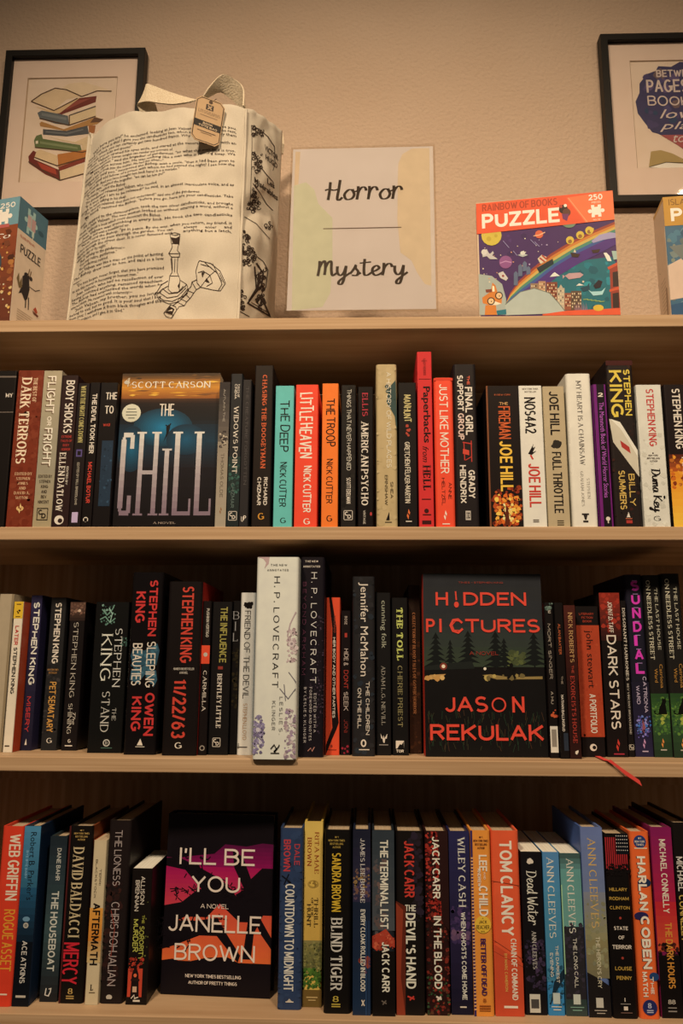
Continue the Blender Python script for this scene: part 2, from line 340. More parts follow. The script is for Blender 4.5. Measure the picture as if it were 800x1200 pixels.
# ------------------------------------------------------------------ printed surfaces
class Face:
    """a flat printed rectangle: u runs right, v runs down from the top left corner"""
    def __init__(s, mb, o, U, V, W, H, n, eps=0.00012, step=0.00003):
        s.mb, s.o, s.U, s.V, s.W, s.H, s.n, s.e, s.step = mb, Vector(o), Vector(U), Vector(V), W, H, Vector(n), eps, step
    def pt(s, a, b): return s.o + s.U*a + s.V*b + s.n*s.e
    def poly(s, pts, c):                       # points in metres
        ps = [s.pt(a, b) for a, b in pts]
        s.mb.add(ps, [tuple(range(len(ps)))], c if not isinstance(c, str) else ink(c))
    def up(s): s.e += s.step
    def draw(s, art):
        W, H = s.W, s.H
        cnt = len(art); s.step = min(.00002, max(1.2e-6, .0005/max(1, cnt)))
        for a in art:
            k = a[0]; s.up()
            if k in 'TH':
                _, txt, u0, u1, v0, v1, c = a[:7]; style = a[7] if len(a) > 7 else 'sans'; w = a[8] if len(a) > 8 else .17
                if k == 'T':
                    L, C = (v1-v0)*H, (u1-u0)*W; f = lambda x, y: (u0*W+y, v0*H+x)
                else:
                    L, C = (u1-u0)*W, (v1-v0)*H; f = lambda x, y: (u0*W+x, v1*H-y)
                if style.startswith('bf'):
                    vs, fs, x0, x1, y0, y1 = bfont(txt, .018 if 'b' in style[2:] else 0.0, .35 if 'i' in style[2:] else 0)
                    kx, ky = L/(x1-x0), C/(y1-y0)
                    m = c if not isinstance(c, str) else ink(c)
                    s.mb.add([s.pt(*f((x-x0)*kx, (y-y0)*ky)) for x, y in vs], fs, m)
                else:
                    ps = script(txt, L, C, w) if style == 'script' else letters(txt, L, C, style, w)
                    e0 = s.e
                    for q_, p in enumerate(ps):
                        s.e = e0 + (q_ % 7)*4e-6; s.poly([f(*q) for q in p], c)
                    s.e = e0 + 2.4e-5
            elif k == 'R':
                _, u0, u1, v0, v1, c = a; s.poly([(u0*W, v1*H), (u1*W, v1*H), (u1*W, v0*H), (u0*W, v0*H)], c)
            elif k == 'E':
                _, u, v, ru, rv, c = a; s.poly([(u*W+ru*W*math.cos(t*.3142), v*H+rv*W*math.sin(t*.3142)) for t in range(20)], c)
            elif k == 'P':
                s.poly([(u*W, v*H) for u, v in a[1]], a[2])
            elif k == 'G':
                _, v0, v1, c0, c1, n = a
                for i in range(n):
                    p, q = v0+(v1-v0)*i/n, v0+(v1-v0)*(i+1)/n
                    s.poly([(0, q*H), (W, q*H), (W, p*H), (0, p*H)], lerp(c0, c1, (i+.5)/n))
            elif k == 'F':
                _, u, v, z, c = a; z *= W
                for d in (1, -1):
                    s.poly([(u*W+d*x*z, v*H+y*z*d) for x, y in ((.02, -1), (.3, -.3), (.1, .5), (.18, .1), (-.08, -.35))], c)
            elif k == 'N':
                _, seed, n, u0, u1, v0, v1, s0, s1, cols = a; rg = random.Random(seed)
                if n >= 10: n, s0, s1 = int(n*2.6), s0*.5, s1*.62          # a finer, softer mottle
                pal = [lerp(x, y, t) for x in cols for y in cols for t in (0, .5)]
                for i in range(n):
                    r = rg.uniform(s0, s1)*W; rx, ry = min(r, W*.49), min(r, H*.49)
                    u = min(max(rg.uniform(u0, u1)*W, rx), W-rx); v = min(max(rg.uniform(v0, v1)*H, ry), H-ry); m = rg.randint(7, 9); ph = rg.uniform(0, 6.28)
                    if i == 0: e0 = s.e
                    s.e = e0 + (8e-6 if n > 3 else 2e-6) + (i*5 % 17)*3e-6
                    pts = []
                    for t in range(m):
                        q = rg.uniform(.6, 1.0); an = ph+t*6.2832/m
                        pts.append((u+rx*q*math.cos(an), v+ry*q*math.sin(an)))
                    s.poly(pts, pal[rg.randrange(len(pal))])
                s.e = e0 + (6.4e-5 if n > 3 else 3e-6)
            elif k == 'glow':
                _, u, v, ru, rv, c0, c1, n = a                           # a printed halo, c0 in the middle
                for i in range(n):
                    t = 1-i/n; s.e += 4e-6
                    pts = [(min(W, max(0, u*W+ru*W*t*math.cos(q*.2618))), min(H, max(0, v*H+rv*W*t*math.sin(q*.2618)))) for q in range(24)]
                    s.poly(pts, lerp(c0, c1, t))
            elif k == 'L':
                _, pl, w, c = a; out = []
                stroke([(u*W, v*H) for u, v in pl], lambda dx, dy: w*W, out)
                for p in out: s.poly(p[::-1], c)
            elif k == 'CD':
                _, u, v, z, c = a; z *= W; x, y = u*W, v*H; t = z*.06
                for q in ([(-z, -z*1.1), (z, -z*1.1), (z, -z*1.1+t*2), (-z, -z*1.1+t*2)], [(-z, z*1.1), (z, z*1.1), (z, z*1.1-t*2), (-z, z*1.1-t*2)],
                          [(-z, -z*1.1), (-z+t*2, -z*1.1), (-z+t*2, z*1.1), (-z, z*1.1)], [(z, -z*1.1), (z-t*2, -z*1.1), (z-t*2, z*1.1), (z, z*1.1)]):
                    s.poly([(x+p[0], y+p[1]) for p in q], c)
                for ch, ox, oy in (('C', -.75, .1), ('D', -.15, .75)):
                    for p in letters(ch, z*.8, z*.9, 'sans', .2): s.poly([(x+ox*z+q[0], y+oy*z-q[1]) for q in p], c)
# short spellings for the art lists
def T(t, u0, u1, v0, v1, c, *r): return ('T', t, u0, u1, v0, v1, c)+r
def H(t, u0, u1, v0, v1, c, *r): return ('H', t, u0, u1, v0, v1, c)+r
def R(*a): return ('R',)+a
def E(*a): return ('E',)+a
def P(*a): return ('P',)+a
def G(*a): return ('G',)+a
def FL(*a): return ('F',)+a
def N(*a): return ('N',)+a
def L(*a): return ('L',)+a
def CD(*a): return ('CD',)+a
def dash(v, u0, u1, c, n=1, gap=.012, h=.006):          # lines of print too small to read
    return [R(u0, u1, v+i*gap, v+i*gap+h, c) for i in range(n)]
def hl(lines, u0, u1, v0, dv, c, style='sans', w=.16, hh=.6):   # short horizontal lines, one under the other
    return [H(t, u0+(0.5-len(t)/2/max(len(q) for q in lines))*(u1-u0)*.9, u1-(0.5-len(t)/2/max(len(q) for q in lines))*(u1-u0)*.9, v0+i*dv, v0+i*dv+dv*hh, c, style, w) for i, t in enumerate(lines)]

# ------------------------------------------------------------------ setting
TH = 0.018
YW = 0.292                                             # the wall behind the bookcase
def struct(name, a, b, m):
    mb = MB(); mb.box(a, b, m); return tag(mb.build(name), kind='structure')
struct('floor', (-3, -4, -0.05), (3, YW+.1, 0.0), M_FLOOR)
struct('wall_back', (-3, YW, 0.0), (3, YW+.1, 3.4), M_WALL)

# ------------------------------------------------------------------ bookcase
SX = 0.665; DEP = 0.275
ZT = [ZB+0.6+TH, ZB+0.3+TH, ZB+TH, ZB-0.3+TH]          # tops of the four shelves the photo shows
bc = empty('bookcase', 'light oak bookcase filled with three rows of books, standing against the beige wall', 'bookcase')
for i, z in enumerate(ZT+[ZB-0.6+TH, ZB-0.9+TH, 0.09]):
    mb = MB(); w = SX+.02 if i == 0 else SX-.0005
    mb.box((-w, 0, z-TH), (w, DEP, z), M_OAK); mb.build('shelf_board', bc, bevel=0.0011)
for sx in (-1, 1):
    mb = MB(); mb.box((sx*SX, 0.0005, 0), (sx*(SX+.019), DEP, ZT[0]-TH-.0003), M_OAKV); mb.build('side_panel', bc, bevel=0.001)
mb = MB(); mb.box((-SX-.019, DEP+.0003, 0.02), (SX+.019, DEP+.006, ZT[0]-TH), M_OAKV); mb.build('back_panel', bc)
mb = MB(); mb.box((-SX+.001, DEP-.012, ZB-0.045), (SX-.001, DEP, ZB-0.030), M_OAKV); mb.build('back_rail', bc)
mb = MB(); mb.box((-SX+.001, .03, 0), (SX-.001, .045, 0.0715), M_OAK); mb.build('plinth', bc)

# ------------------------------------------------------------------ books
def book_meshes(root, w, d, h, hard, cover, art, left=None, right=None, lart=None, rart=None, pages=None, rough=.42):
    """spine on the plane y=0, the body behind it"""
    t = .0026 if hard else .0007; r = min(.0045 if hard else .0016, w*.22); n = 4
    path = [(0, d), (0, r)]+[(r-r*math.cos(a*math.pi/2/n), r-r*math.sin(a*math.pi/2/n)) for a in range(1, n+1)]
    path += [(w-x, y) for x, y in path[::-1]]
    if w < 2*t+.001: t = w*.3
    inn = []
    for x, y in path: inn.append((min(max(x, t), w-t), max(y, t)))
    mb = MB(); m = ink(cover, rough); N_ = len(path); vs = []
    for z in (0, h):
        vs += [(x, y, z) for x, y in path]; vs += [(x, y, z) for x, y in inn]
    for i in range(N_-1):
        mm = ink(left, rough) if (left and i == 0) else ink(right, rough) if (right and i == N_-2) else m
        a = [vs[j] for j in (i, i+1, 2*N_+i+1, 2*N_+i)]; mb.add(a, [(0, 1, 2, 3)], mm)
        b = [vs[j] for j in (N_+i, N_+i+1, 3*N_+i+1, 3*N_+i)]; mb.add(b, [(3, 2, 1, 0)], mm)
        for k in (0, 2*N_):
            c = [vs[j] for j in (k+i, k+i+1, k+N_+i+1, k+N_+i)]; mb.add(c, [(0, 1, 2, 3)], mm)
    for i in (0, N_-1):
        c = [vs[j] for j in (i, N_+i, 3*N_+i, 2*N_+i)]; mb.add(c, [(0, 1, 2, 3)], m)
    if art: Face(mb, (0, 0, h), (1, 0, 0), (0, 0, -1), w, h, (0, -1, 0)).draw(art)
    if rart: Face(mb, (w, 0, h), (0, 1, 0), (0, 0, -1), d, h, (1, 0, 0)).draw(rart)
    if lart: Face(mb, (0, d, h), (0, -1, 0), (0, 0, -1), d, h, (-1, 0, 0)).draw(lart)
    co = mb.build('cover', root)
    o = .0035 if hard else .0003
    mb = MB(); e = .0002
    mb.box((t+e, t+e, o), (w-t-e, d-(.004 if hard else .0008), h-o), pages or M_PAGE); mb.build('page_block', root)
    return co
ROWS = {1: [], 2: [], 3: []}
NAMES = {1: 'books on the upper row', 2: 'books on the middle row', 3: 'books on the bottom row'}
def bk(row, x0, x1, yt, cover, label, art, hard=False, d=None, yb=None, y=None, **kw):
    z = ZT[row]
    if yb is not None: Y = min(.075, max(-.008, atZ((x0+x1)/2, yb, z).y))
    else: Y = .003 if y is None else y
    X0, X1 = findX(x0, Y, z), findX(x1, Y, z)
    h = atY((x0+x1)/2, yt, Y).z - z
    h = min(h, .279)
    if d is None: d = .158 if hard else .134
    d = min(d, DEP-.004-Y)
    ROWS[row].append(dict(X0=X0, X1=X1, Y=Y, h=h, d=d, cover=cover, label=label, art=art, hard=hard, kw=kw))
def faceout(row, xl, yl, xr, yr, yt, thick, cover, art, label, hard, rot, tilt, spine=None, sart=None, kw=None):
    z = ZT[row]
    if yl is None: p = Vector((findX(xl, .012, z), .012, z))
    else: p = atZ(xl, yl, z); p.y = max(0.0, p.y)
    # width from the right hand bottom corner along the turned cover
    if rot is None:
        q = atZ(xr, yr, z); rot = math.atan2(q.y-p.y, q.x-p.x)
    a = Vector((math.cos(rot), math.sin(rot), 0)); lo, hi = 0.02, .4
    for _ in range(50):
        m = (lo+hi)/2
        if project(p+a*m)[0] < xr: lo = m
        else: hi = m
    wid = lo
    mid = p+a*wid/2
    h = atY((xl+xr)/2, yt, mid.y).z - z
    h /= math.cos(tilt)
    ROWS[row].append(dict(X0=p.x-.001, X1=(p+a*wid).x+.001+max(0, -math.sin(rot))*thick, fo=dict(p=p, wid=wid, h=h, thick=thick, cover=cover, art=art, label=label, hard=hard, rot=rot, tilt=tilt, spine=spine, sart=sart, kw=kw or {}), Y=p.y))
def build_rows():
    for row, L_ in ROWS.items():
        L_.sort(key=lambda b: (b['X0']+b['X1']))
        for a, b in zip(L_, L_[1:]):
            ov = a['X1']+.0005-b['X0']
            if ov > 0:
                if 'fo' in a: b['X0'] += ov
                elif 'fo' in b: a['X1'] -= ov
                else: a['X1'] -= ov/2; b['X0'] += ov/2
        for b in L_:
            root = empty('book', None, 'book', NAMES[row])
            z = ZT[row]
            if 'fo' in b:
                f = b['fo']; root['label'] = f['label']; t = f['thick']
                Mx = Matrix.Translation(f['p']+Vector((0, 0, t*math.sin(f['tilt'])+.0003))) @ Matrix.Rotation(f['rot'], 4, 'Z') @ Matrix.Rotation(-f['tilt'], 4, 'X') @ Matrix.Rotation(-math.pi/2, 4, 'Z') @ Matrix.Translation((-t, 0, 0))
                root.matrix_world = Mx
                book_meshes(root, t, f['wid'], f['h'], f['hard'], f['spine'] or f['cover'], f['sart'], right=f['cover'], rart=f['art'], **f['kw'])
                continue
            root['label'] = b['label']; root.location = (b['X0'], b['Y'], z+.0002)
            book_meshes(root, b['X1']-b['X0'], b['d'], b['h'], b['hard'], b['cover'], b['art'], **b['kw'])

W_ = 'd9c4a6'; K_ = '1a120f'; OR = 'e5652e'; RD = 'd0402c'; GY = '8f8272'; TN = 'b79a6d'
# ---- upper row
bk(1, -20, 4, 437, '191310', 'black book cut off by the left edge of the upper row, pale rings on spine', [R(0, 1, .035, .045, '6d5c4c'), R(0, 1, .27, .275, '6d5c4c'), H('MY', .55, .9, .15, .175, W_, 'serif')])
bk(1, 6, 37.5, 436, '742d19', 'rust red book with tall cream serif lettering at the left of the upper row',
   [N(1, 60, 0, 1, 0, 1, .08, .3, ['6a2715', '7c351f']), T('THE BEST OF', .62, .78, .05, .21, 'dcb183', 'serif', .16), T('DARK TERRORS', .17, .56, .05, .605, 'e6c69c', 'serif', .15)]
   + hl(['EDITED BY', 'STEPHEN', 'JONES', 'AND', 'DAVID A.', 'SUTTON'], .2, .85, .66, .03, 'd0a071', 'serif', .16) + [E(.5, .885, .14, .1, 'd8a763'), E(.5, .875, .07, .14, '742d19'), FL(.5, .885, .2, 'e0b46e')])
bk(1, 37.5, 59.5, 436, '9b8a6c', 'beige spine with cream lettering edged in brown, right of the rust red book',
   [G(.0, .6, 'a8946f', '94866a', 8), G(.6, 1, '94866a', 'a38c63', 6), T('FLIGHT', .2, .68, .04, .285, '5f3f28', 'sans', .2), T('FLIGHT', .24, .7, .035, .28, 'eadcbc', 'sans', .16), T('OR', .36, .6, .3, .36, 'eadcbc'), T('FRIGHT', .2, .7, .38, .625, '5f3f28', 'hand', .2), T('FRIGHT', .24, .72, .375, .62, 'e4d4b2', 'hand', .15)]
   + hl(['EDITED BY', 'STEPHEN', 'KING', 'AND', 'BEV', 'VINCENT'], .12, .88, .675, .032, '3c2c1e') + [CD(.5, .92, .3, '241a12')], d=.14)
bk(1, 59.5, 79.3, 441, '2a1815', 'very dark brown spine with big condensed white lettering and a red block of print',
   [T('BODY SHOCKS', .3, .82, .035, .39, W_, 'sans', .2)] + hl(['EXTREME', 'TALES OF', 'BODY', 'HORROR'], .2, .9, .405, .028, 'a5352a') + [T('EDITED BY', .68, .8, .61, .73, W_), T('ELLEN DATLOW', .2, .6, .52, .9, W_, 'serif', .14), E(.45, .955, .28, .28, W_), E(.52, .96, .14, .14, '2a1815')])
bk(1, 79.6, 93.8, 450, '1d1513', 'thin black spine with yellowish gothic lettering and a purple emblem near its foot',
   [T('WHEN THE NIGHT COMES DOWN', .3, .72, .02, .42, 'b9a560', 'serif', .16), R(.25, .75, .47, .52, '5b4a7a'), R(.35, .65, .48, .51, '1d1513'), T('EDITED BY BILL BREEDLOVE', .4, .6, .56, .85, 'a49378'), R(.25, .75, .9, .97, 'b9a0b4')])
bk(1, 94, 106.5, 449, '160f0e', 'thin black spine with upright white lettering above red lettering',
   [T('THE DEVIL TOOK HER', .32, .78, .08, .5, W_, 'sans', .18), T('MICHAEL BOTUR', .34, .72, .56, .84, 'c8402f', 'sans', .18), E(.45, .95, .24, .24, W_), R(.3, .6, .94, .965, '160f0e')])
bk(1, 107, 129.5, 449, '171110', 'black spine with stacked white title and blue strip, left of the orange-sky face-out book',
   [H('THE', .35, 1.0, .07, .12, W_, 'sans', .18), H('TO', .35, .85, .165, .22, W_, 'sans', .18), H('WAR', .3, .7, .29, .31, 'b23a28'), R(.3, .95, .41, .86, '24313f'), N(4, 14, .3, .95, .42, .85, .05, .16, ['1c2733', '33485a'])])
# face-out with the orange sky
_rg = random.Random(77)
CH = [G(0, .04, '3a2a1c', '7a4c20', 4), G(.04, .1, '8f5a22', 'c9822a', 5), G(.1, .17, 'c07a28', '8a4c20', 6), G(.17, .2, '4a2a18', '231612', 3)]
for _i in range(44):
    _v = _rg.uniform(.01, .165); _u = _rg.uniform(.0, .9); _l = _rg.uniform(.06, .22); _h = _rg.uniform(.003, .009)
    CH.append(P([(_u, _v), (min(1, _u+_l*.5), _v-_h), (min(1, _u+_l), _v-_h*.3), (min(1, _u+_l*.6), _v+_h*.6)], _rg.choice(['d8962e', 'a8662a', '7a4a24', 'c07c2a', '8f5626', 'e0a63c']) if _v > .04 else _rg.choice(['5a3c20', '6e4824', '45301c'])))
CH += [G(.2, .34, '1f1512', '141a20', 6), G(.34, .46, '14232e', '15303f', 6), G(.46, .62, '162c3a', '19171c', 8), G(.62, 1, '1a1519', '110c0d', 6),
      ('glow', .44, .36, .3, .2, '1d7396', '163442', 12), ('glow', .14, .5, .14, .24, '1a5a74', '162b38', 9), ('glow', .68, .44, .2, .16, '17506a', '162e3c', 9), E(.05, .06, .03, .02, 'b9a88c')]
CH += [L([(.04, .05), (.07, .03), (.06, .09), (.1, .07)], .008, 'c9b088')]
CH += [H('SCOTT CARSON', .1, .9, .055, .1, 'e2d0b0', 'serif', .12), H('THE', .4, .545, .205, .285, W_, 'sans', .17),
      P([(.475, .36), (.5, .34), (.515, .36), (.5, .4), (.47, .44), (.455, .46), (.48, .4)], '0e0c10'), L([(.47, .345), (.5, .36), (.52, .335)], .012, '0e0c10'),
      E(.115, .265, .095, .095, 'cdc09c'), R(.07, .16, .235, .242, '6d6a55'), R(.06, .17, .255, .262, '6d6a55'), R(.06, .17, .275, .282, '6d6a55'), R(.085, .15, .295, .302, '6d6a55')]
def rect_letter(rs, n=12, v0=.39, v1=.93):
    out = []
    for (a, b, p, q) in rs:
        k = max(1, int(round((q-p)/(v1-v0)*n)))
        for i in range(k):
            y0, y1 = p+(q-p)*i/k, p+(q-p)*(i+1)/k
            t = ((y0+y1)/2-v0)/(v1-v0)
            out.append(R(a, b, y0, y1, lerp('d2c4ac', '7c6466', min(1, t*1.05))))
    return out
CHL = rect_letter([(.035, .085, .44, .88), (.055, .15, .395, .425), (.045, .075, .425, .45), (.125, .165, .41, .5), (.055, .15, .895, .925), (.045, .075, .87, .9), (.125, .165, .8, .91),
                   (.215, .26, .39, .925), (.365, .41, .39, .925), (.26, .365, .64, .665), (.19, .285, .39, .402), (.19, .285, .913, .925), (.34, .435, .39, .402), (.34, .435, .913, .925),
                   (.475, .52, .5, .925), (.45, .545, .5, .512), (.45, .545, .913, .925),
                   (.575, .625, .39, .925), (.55, .65, .39, .402), (.575, .75, .9, .925), (.735, .755, .82, .925),
                   (.79, .84, .39, .925), (.765, .865, .39, .402), (.79, .95, .9, .925), (.935, .955, .82, .925)])
CH += CHL + [H('A NOVEL', .4, .62, .965, .978, 'a89078', 'serif', .15)]
faceout(1, 131.5, None, 251, None, 436, .026, '171012', CH, 'face-out dark paperback with an orange sky band and huge pale letters on the upper row', False, 0.0, math.radians(1.5), kw=dict(rough=.25))
bk(1, 251.5, 264, 447, '5a4f44', 'thin grey spine fading to pale, touching the right edge of the orange-sky paperback',
   [G(0, .42, '2d2622', '6a5c4c', 8), G(.42, 1, '8f7d64', 'a28f72', 8), N(5, 12, .2, .9, .34, .46, .1, .3, ['b9a384', '3a302a']), T('AUTUMN THE', .4, .6, .05, .28, 'a08f78'), T('THOMAS OLDE', .35, .65, .5, .8, '6c5c48'), FL(.5, .89, .35, '8a5a34')])
bk(1, 265, 279, 437, '262422', 'tall dark grey-green spine with white title and boxed emblem, left of a plain narrow one',
   [G(.55, 1, '24302a', '1f2320', 6), N(6, 20, 0, 1, .6, .78, .1, .3, ['2f4a3d', '3c5c4a', '26382f']), T('TALES OF', .6, .78, .07, .16, W_, 'serif'), T('CINEMA', .35, .55, .07, .17, W_), T('WIDOWS POINT', .34, .76, .22, .66, W_, 'serif', .15), T('CHIZMAR', .3, .6, .72, .88, '5e6a5c', 'hand', .14), CD(.5, .93, .36, W_)])
bk(1, 279.3, 290, 444, '2a2522', 'narrow charcoal spine with faint grey lettering and a small white mark at the foot',
   [T('THE CREATURE FORGOTTEN', .4, .72, .05, .72, '574d45', 'serif', .14), H('U', .25, .5, .93, .965, W_, 'sans', .2), H('P', .5, .8, .925, .955, W_, 'sans', .2)])
bk(1, 294, 316, 427, '1f1611', 'tall dark brown spine with orange-red serif title, left of the teal spine',
   [T('CHASING THE BOOGEYMAN', .42, .68, .06, .645, 'c5572f', 'serif', .2), T('RICHARD', .62, .82, .7, .87, W_, 'sans', .2), T('CHIZMAR', .28, .48, .7, .87, W_, 'sans', .2), H('G', .35, .68, .915, .958, 'c9862f', 'serif', .14)], hard=False)
bk(1, 319.5, 341.7, 451, '64b09c', 'teal spine with hand-drawn black lettering on the upper row',
   [T('THE DEEP', .27, .78, .11, .475, K_, 'hand', .12), T('NICK CUTTER', .3, .68, .55, .86, K_, 'hand', .12), H('G', .38, .68, .935, .975, K_, 'serif', .12)])
bk(1, 344, 371, 449.5, 'e8472c', 'red-orange spine with hand-drawn white lettering beside the teal spine',
   [T('LITTLE HEAVEN', .2, .78, .06, .525, 'ecdcc0', 'hand', .13), T('NICK CUTTER', .38, .74, .58, .9, 'ecdcc0', 'hand', .13), H('G', .42, .7, .94, .985, 'ecdcc0', 'serif', .14)])
bk(1, 376, 395.5, 448, 'ee7229', 'bright orange spine with hand-drawn black lettering on the upper row',
   [T('THE TROOP', .25, .8, .11, .45, K_, 'hand', .12), T('NICK CUTTER', .28, .68, .535, .84, K_, 'hand', .12), H('G', .32, .66, .92, .965, K_, 'serif', .12)])
bk(1, 399, 416.5, 450, '1f1a16', 'dark spine with widely spaced thin white lettering, right of the bright orange one',
   [N(8, 20, 0, 1, 0, 1, .1, .4, ['241f1a', '1b1613']), T('THINGS THAT NEVER HAPPENED', .38, .68, .03, .61, 'cdbda0', 'hand', .1), T('SCOTT EDELMAN', .38, .66, .66, .84, W_, 'sans', .2), CD(.5, .92, .3, W_)])
bk(1, 419, 437.3, 452, '150e0d', 'black spine with red word above white serif title, left of the tall tan book',
   [T('ELLIS', .28, .66, .045, .215, 'b5333a', 'serif', .14), T('AMERICAN PSYCHO', .22, .68, .255, .85, W_, 'serif', .15), T('VINTAGE', .35, .5, .885, .98, 'b9a88e'), E(.85, .91, .07, .12, 'b23a34')])
bk(1, 441, 466, 425, 'b79a68', 'tall tan spine with a dark green leaf shape near its top on the upper row',
   [N(9, 20, 0, 1, 0, 1, .1, .3, ['bb9e6c', 'b39664']), P([(.62, .15), (.95, .1), (1, .38), (.98, .42), (.9, .33), (.5, .24)], '36453c'), N(10, 8, .5, .95, .14, .28, .05, .16, ['36453c', '2b372f']), T('A HISTORY OF WILD PLACES', .5, .72, .05, .645, 'e5d6b0', 'sans', .1), T('SHEA', .66, .8, .73, .83, '4a3a22', 'sans', .16), T('ERNSHAW', .4, .54, .69, .87, '4a3a22', 'sans', .16), P([(.45, .96), (.6, .91), (.62, .96)], K_), R(.4, .72, .97, .974, K_)], hard=True, left='c3a676', d=.15)
bk(1, 468, 489.3, 447, '1b1614', 'black spine with rough pale lettering and small flame, left of the tallest red spine',
   [T('MANHUNT', .3, .72, .085, .28, 'c2ab6c', 'hand', .14), N(11, 7, .4, .66, .3, .38, .05, .14, ['a8402c']), T('GRETCHEN FELKER-MARTIN', .32, .62, .42, .84, 'cdb896', 'hand', .14), FL(.5, .915, .3, 'dd6a34'), R(.35, .68, .96, .966, W_)])
bk(1, 491, 508.8, 410, 'c92f2b', 'tallest spine of the upper row, red with black old-style lettering',
   [H('QUIRK', .3, .7, .05, .06, '3a1412', 'bf'), T('GRADY HENDRIX', .42, .6, .04, .14, '8f1f1d'), R(.1, .95, .16, .163, '3a1412'), T('Paperbacks', .25, .86, .205, .53, '1d0d0c', 'bfb'), T('from', .3, .7, .55, .64, '1d0d0c', 'bfi'), T('HELL', .3, .82, .66, .8, '1d0d0c', 'serif', .18), R(.2, .8, .845, .85, '3a1412'), E(.5, .912, .15, .15, '3a1412'), R(.25, .8, .93, .936, '3a1412'), R(.2, .8, .965, .985, '3a1412')], d=.15)
bk(1, 511, 534, 441, 'e64a2d', 'orange-red spine with tall pale condensed lettering, right of the tallest red spine',
   [R(0, 1, .004, .02, 'd03a22'), T('JUST LIKE MOTHER', .28, .72, .045, .65, 'ead5b4', 'sans', .12), T('ANNE', .66, .84, .71, .82, '2a130d', 'hand', .13), T('HELTZEL', .32, .5, .68, .86, '2a130d', 'hand', .13), FL(.48, .925, .26, 'ead5b4'), R(.32, .7, .978, .984, 'ead5b4')], hard=True)
bk(1, 534.7, 562.3, 425, '201917', 'thick black spine with chunky white lettering and a small red folding chair',
   [T('THE', .6, .72, .075, .13, 'd05a3c', 'sans', .2), T('FINAL GIRL', .5, .82, .145, .445, W_, 'sans', .2), T('SUPPORT', .17, .43, .07, .295, W_, 'sans', .2), T('GROUP', .17, .43, .31, .475, 'd9b49a', 'sans', .2), L([(.35, .49), (.75, .5)], .05, 'b8382c'), L([(.4, .49), (.42, .6)], .04, 'b8382c'), L([(.72, .48), (.72, .61)], .04, 'b8382c'), P([(.36, .53), (.62, .54), (.62, .57), (.34, .56)], 'c8432f'), L([(.45, .6), (.7, .58)], .035, 'b8382c'), T('GRADY', .56, .84, .66, .83, W_, 'sans', .2), T('HENDRIX', .2, .46, .63, .86, W_, 'sans', .2), R(.4, .62, .905, .96, 'b9a78f'), R(.43, .59, .915, .95, '201917'), H('B', .44, .58, .92, .945, 'b9a78f', 'serif')], hard=True)
bk(1, 574, 613.4, 451, '1c1210', 'thick black spine with orange and yellow lettering and a burst of fire at its foot',
   [R(0, .05, 0, 1, '7a4526'), N(12, 40, .1, 1, .72, 1, .04, .16, ['8a2d16', 'b24a1c', '5a1c10']), N(13, 40, .2, .9, .78, .98, .04, .14, ['e08a2c', 'f0b94c', 'd2601f', 'b8401a']), N(14, 14, .4, .7, .84, .96, .04, .1, ['f6d98a', 'f0c060']), P([(.5, .85), (.56, .88), (.6, .99), (.44, .99)], '5a2412'), H('#1 NEW YORK', .25, .75, .06, .072, 'a6502c'), H('THE', .4, .66, .12, .14, 'd09a5c'), T('FIREMAN', .36, .72, .15, .385, 'c95a2c', 'sans', .17), T('JOE HILL', .36, .74, .4, .755, 'e8b13e', 'sans', .19)])
bk(1, 613.6, 641.5, 451, 'dccdb8', 'white spine with black condensed title above a small bat mark and red lettering',
   [H('NEW YORK TIMES', .15, .85, .018, .03, '6a5a4a'), H('BESTSELLER', .25, .75, .04, .05, '6a5a4a'), T('NOS4A2', .22, .7, .085, .345, K_, 'sans', .15), P([(.3, .49), (.55, .42), (.5, .45), (.62, .44), (.5, .48), (.66, .47), (.45, .5)], K_), L([(.4, .5), (.5, .53)], .07, 'c23a2c'), T('JOE HILL', .28, .78, .56, .865, 'c23a2c', 'sans', .16)] + dash(.95, .4, .65, '5a4a3a', 2))
bk(1, 642.7, 668.6, 452, 'b39a70', 'tan brown spine with heavy black condensed lettering, between two white spines',
   [T('JOE HILL', .28, .72, .035, .355, K_, 'sans', .17), E(.55, .42, .2, .2, '2c251c'), N(15, 8, .38, .72, .385, .45, .06, .14, ['2c251c']), T('FULL THROTTLE', .3, .72, .475, .905, K_, 'sans', .18)] + dash(.955, .4, .7, '4a3a24', 3, .014))
bk(1, 671.5, 701.5, 437, 'ddcdb0', 'cream white hardback with thin brown serif lettering, left of the narrow purple spine',
   [T('MY HEART IS A CHAINSAW', .4, .6, .05, .605, '4a3f36', 'serif', .13), T('STEPHEN', .62, .74, .69, .82, 'a0917a', 'serif', .13), T('GRAHAM JONES', .38, .5, .645, .87, 'a0917a', 'serif', .13), R(.36, .64, .915, .925, '2c241e'), P([(.42, .925), (.58, .925), (.53, .955), (.47, .955)], '2c241e'), R(.4, .6, .96, .972, '2c241e')], hard=True, left='d0c1a4')
bk(1, 703, 719.4, 450, '6e1f62', 'narrow black and purple spine with pink lettering, right of the cream white hardback',
   [R(.3, .86, 0, 1, '1c1218'), R(0, .06, 0, 1, '1c1218'), H('2', .38, .75, .06, .09, W_, 'sans', .2), T('The Mammoth Book of World Horror Stories', .42, .76, .13, .8, 'b65aa6', 'bf'), E(.6, .945, .15, .15, W_), R(.56, .64, .945, .975, W_)], d=.13)
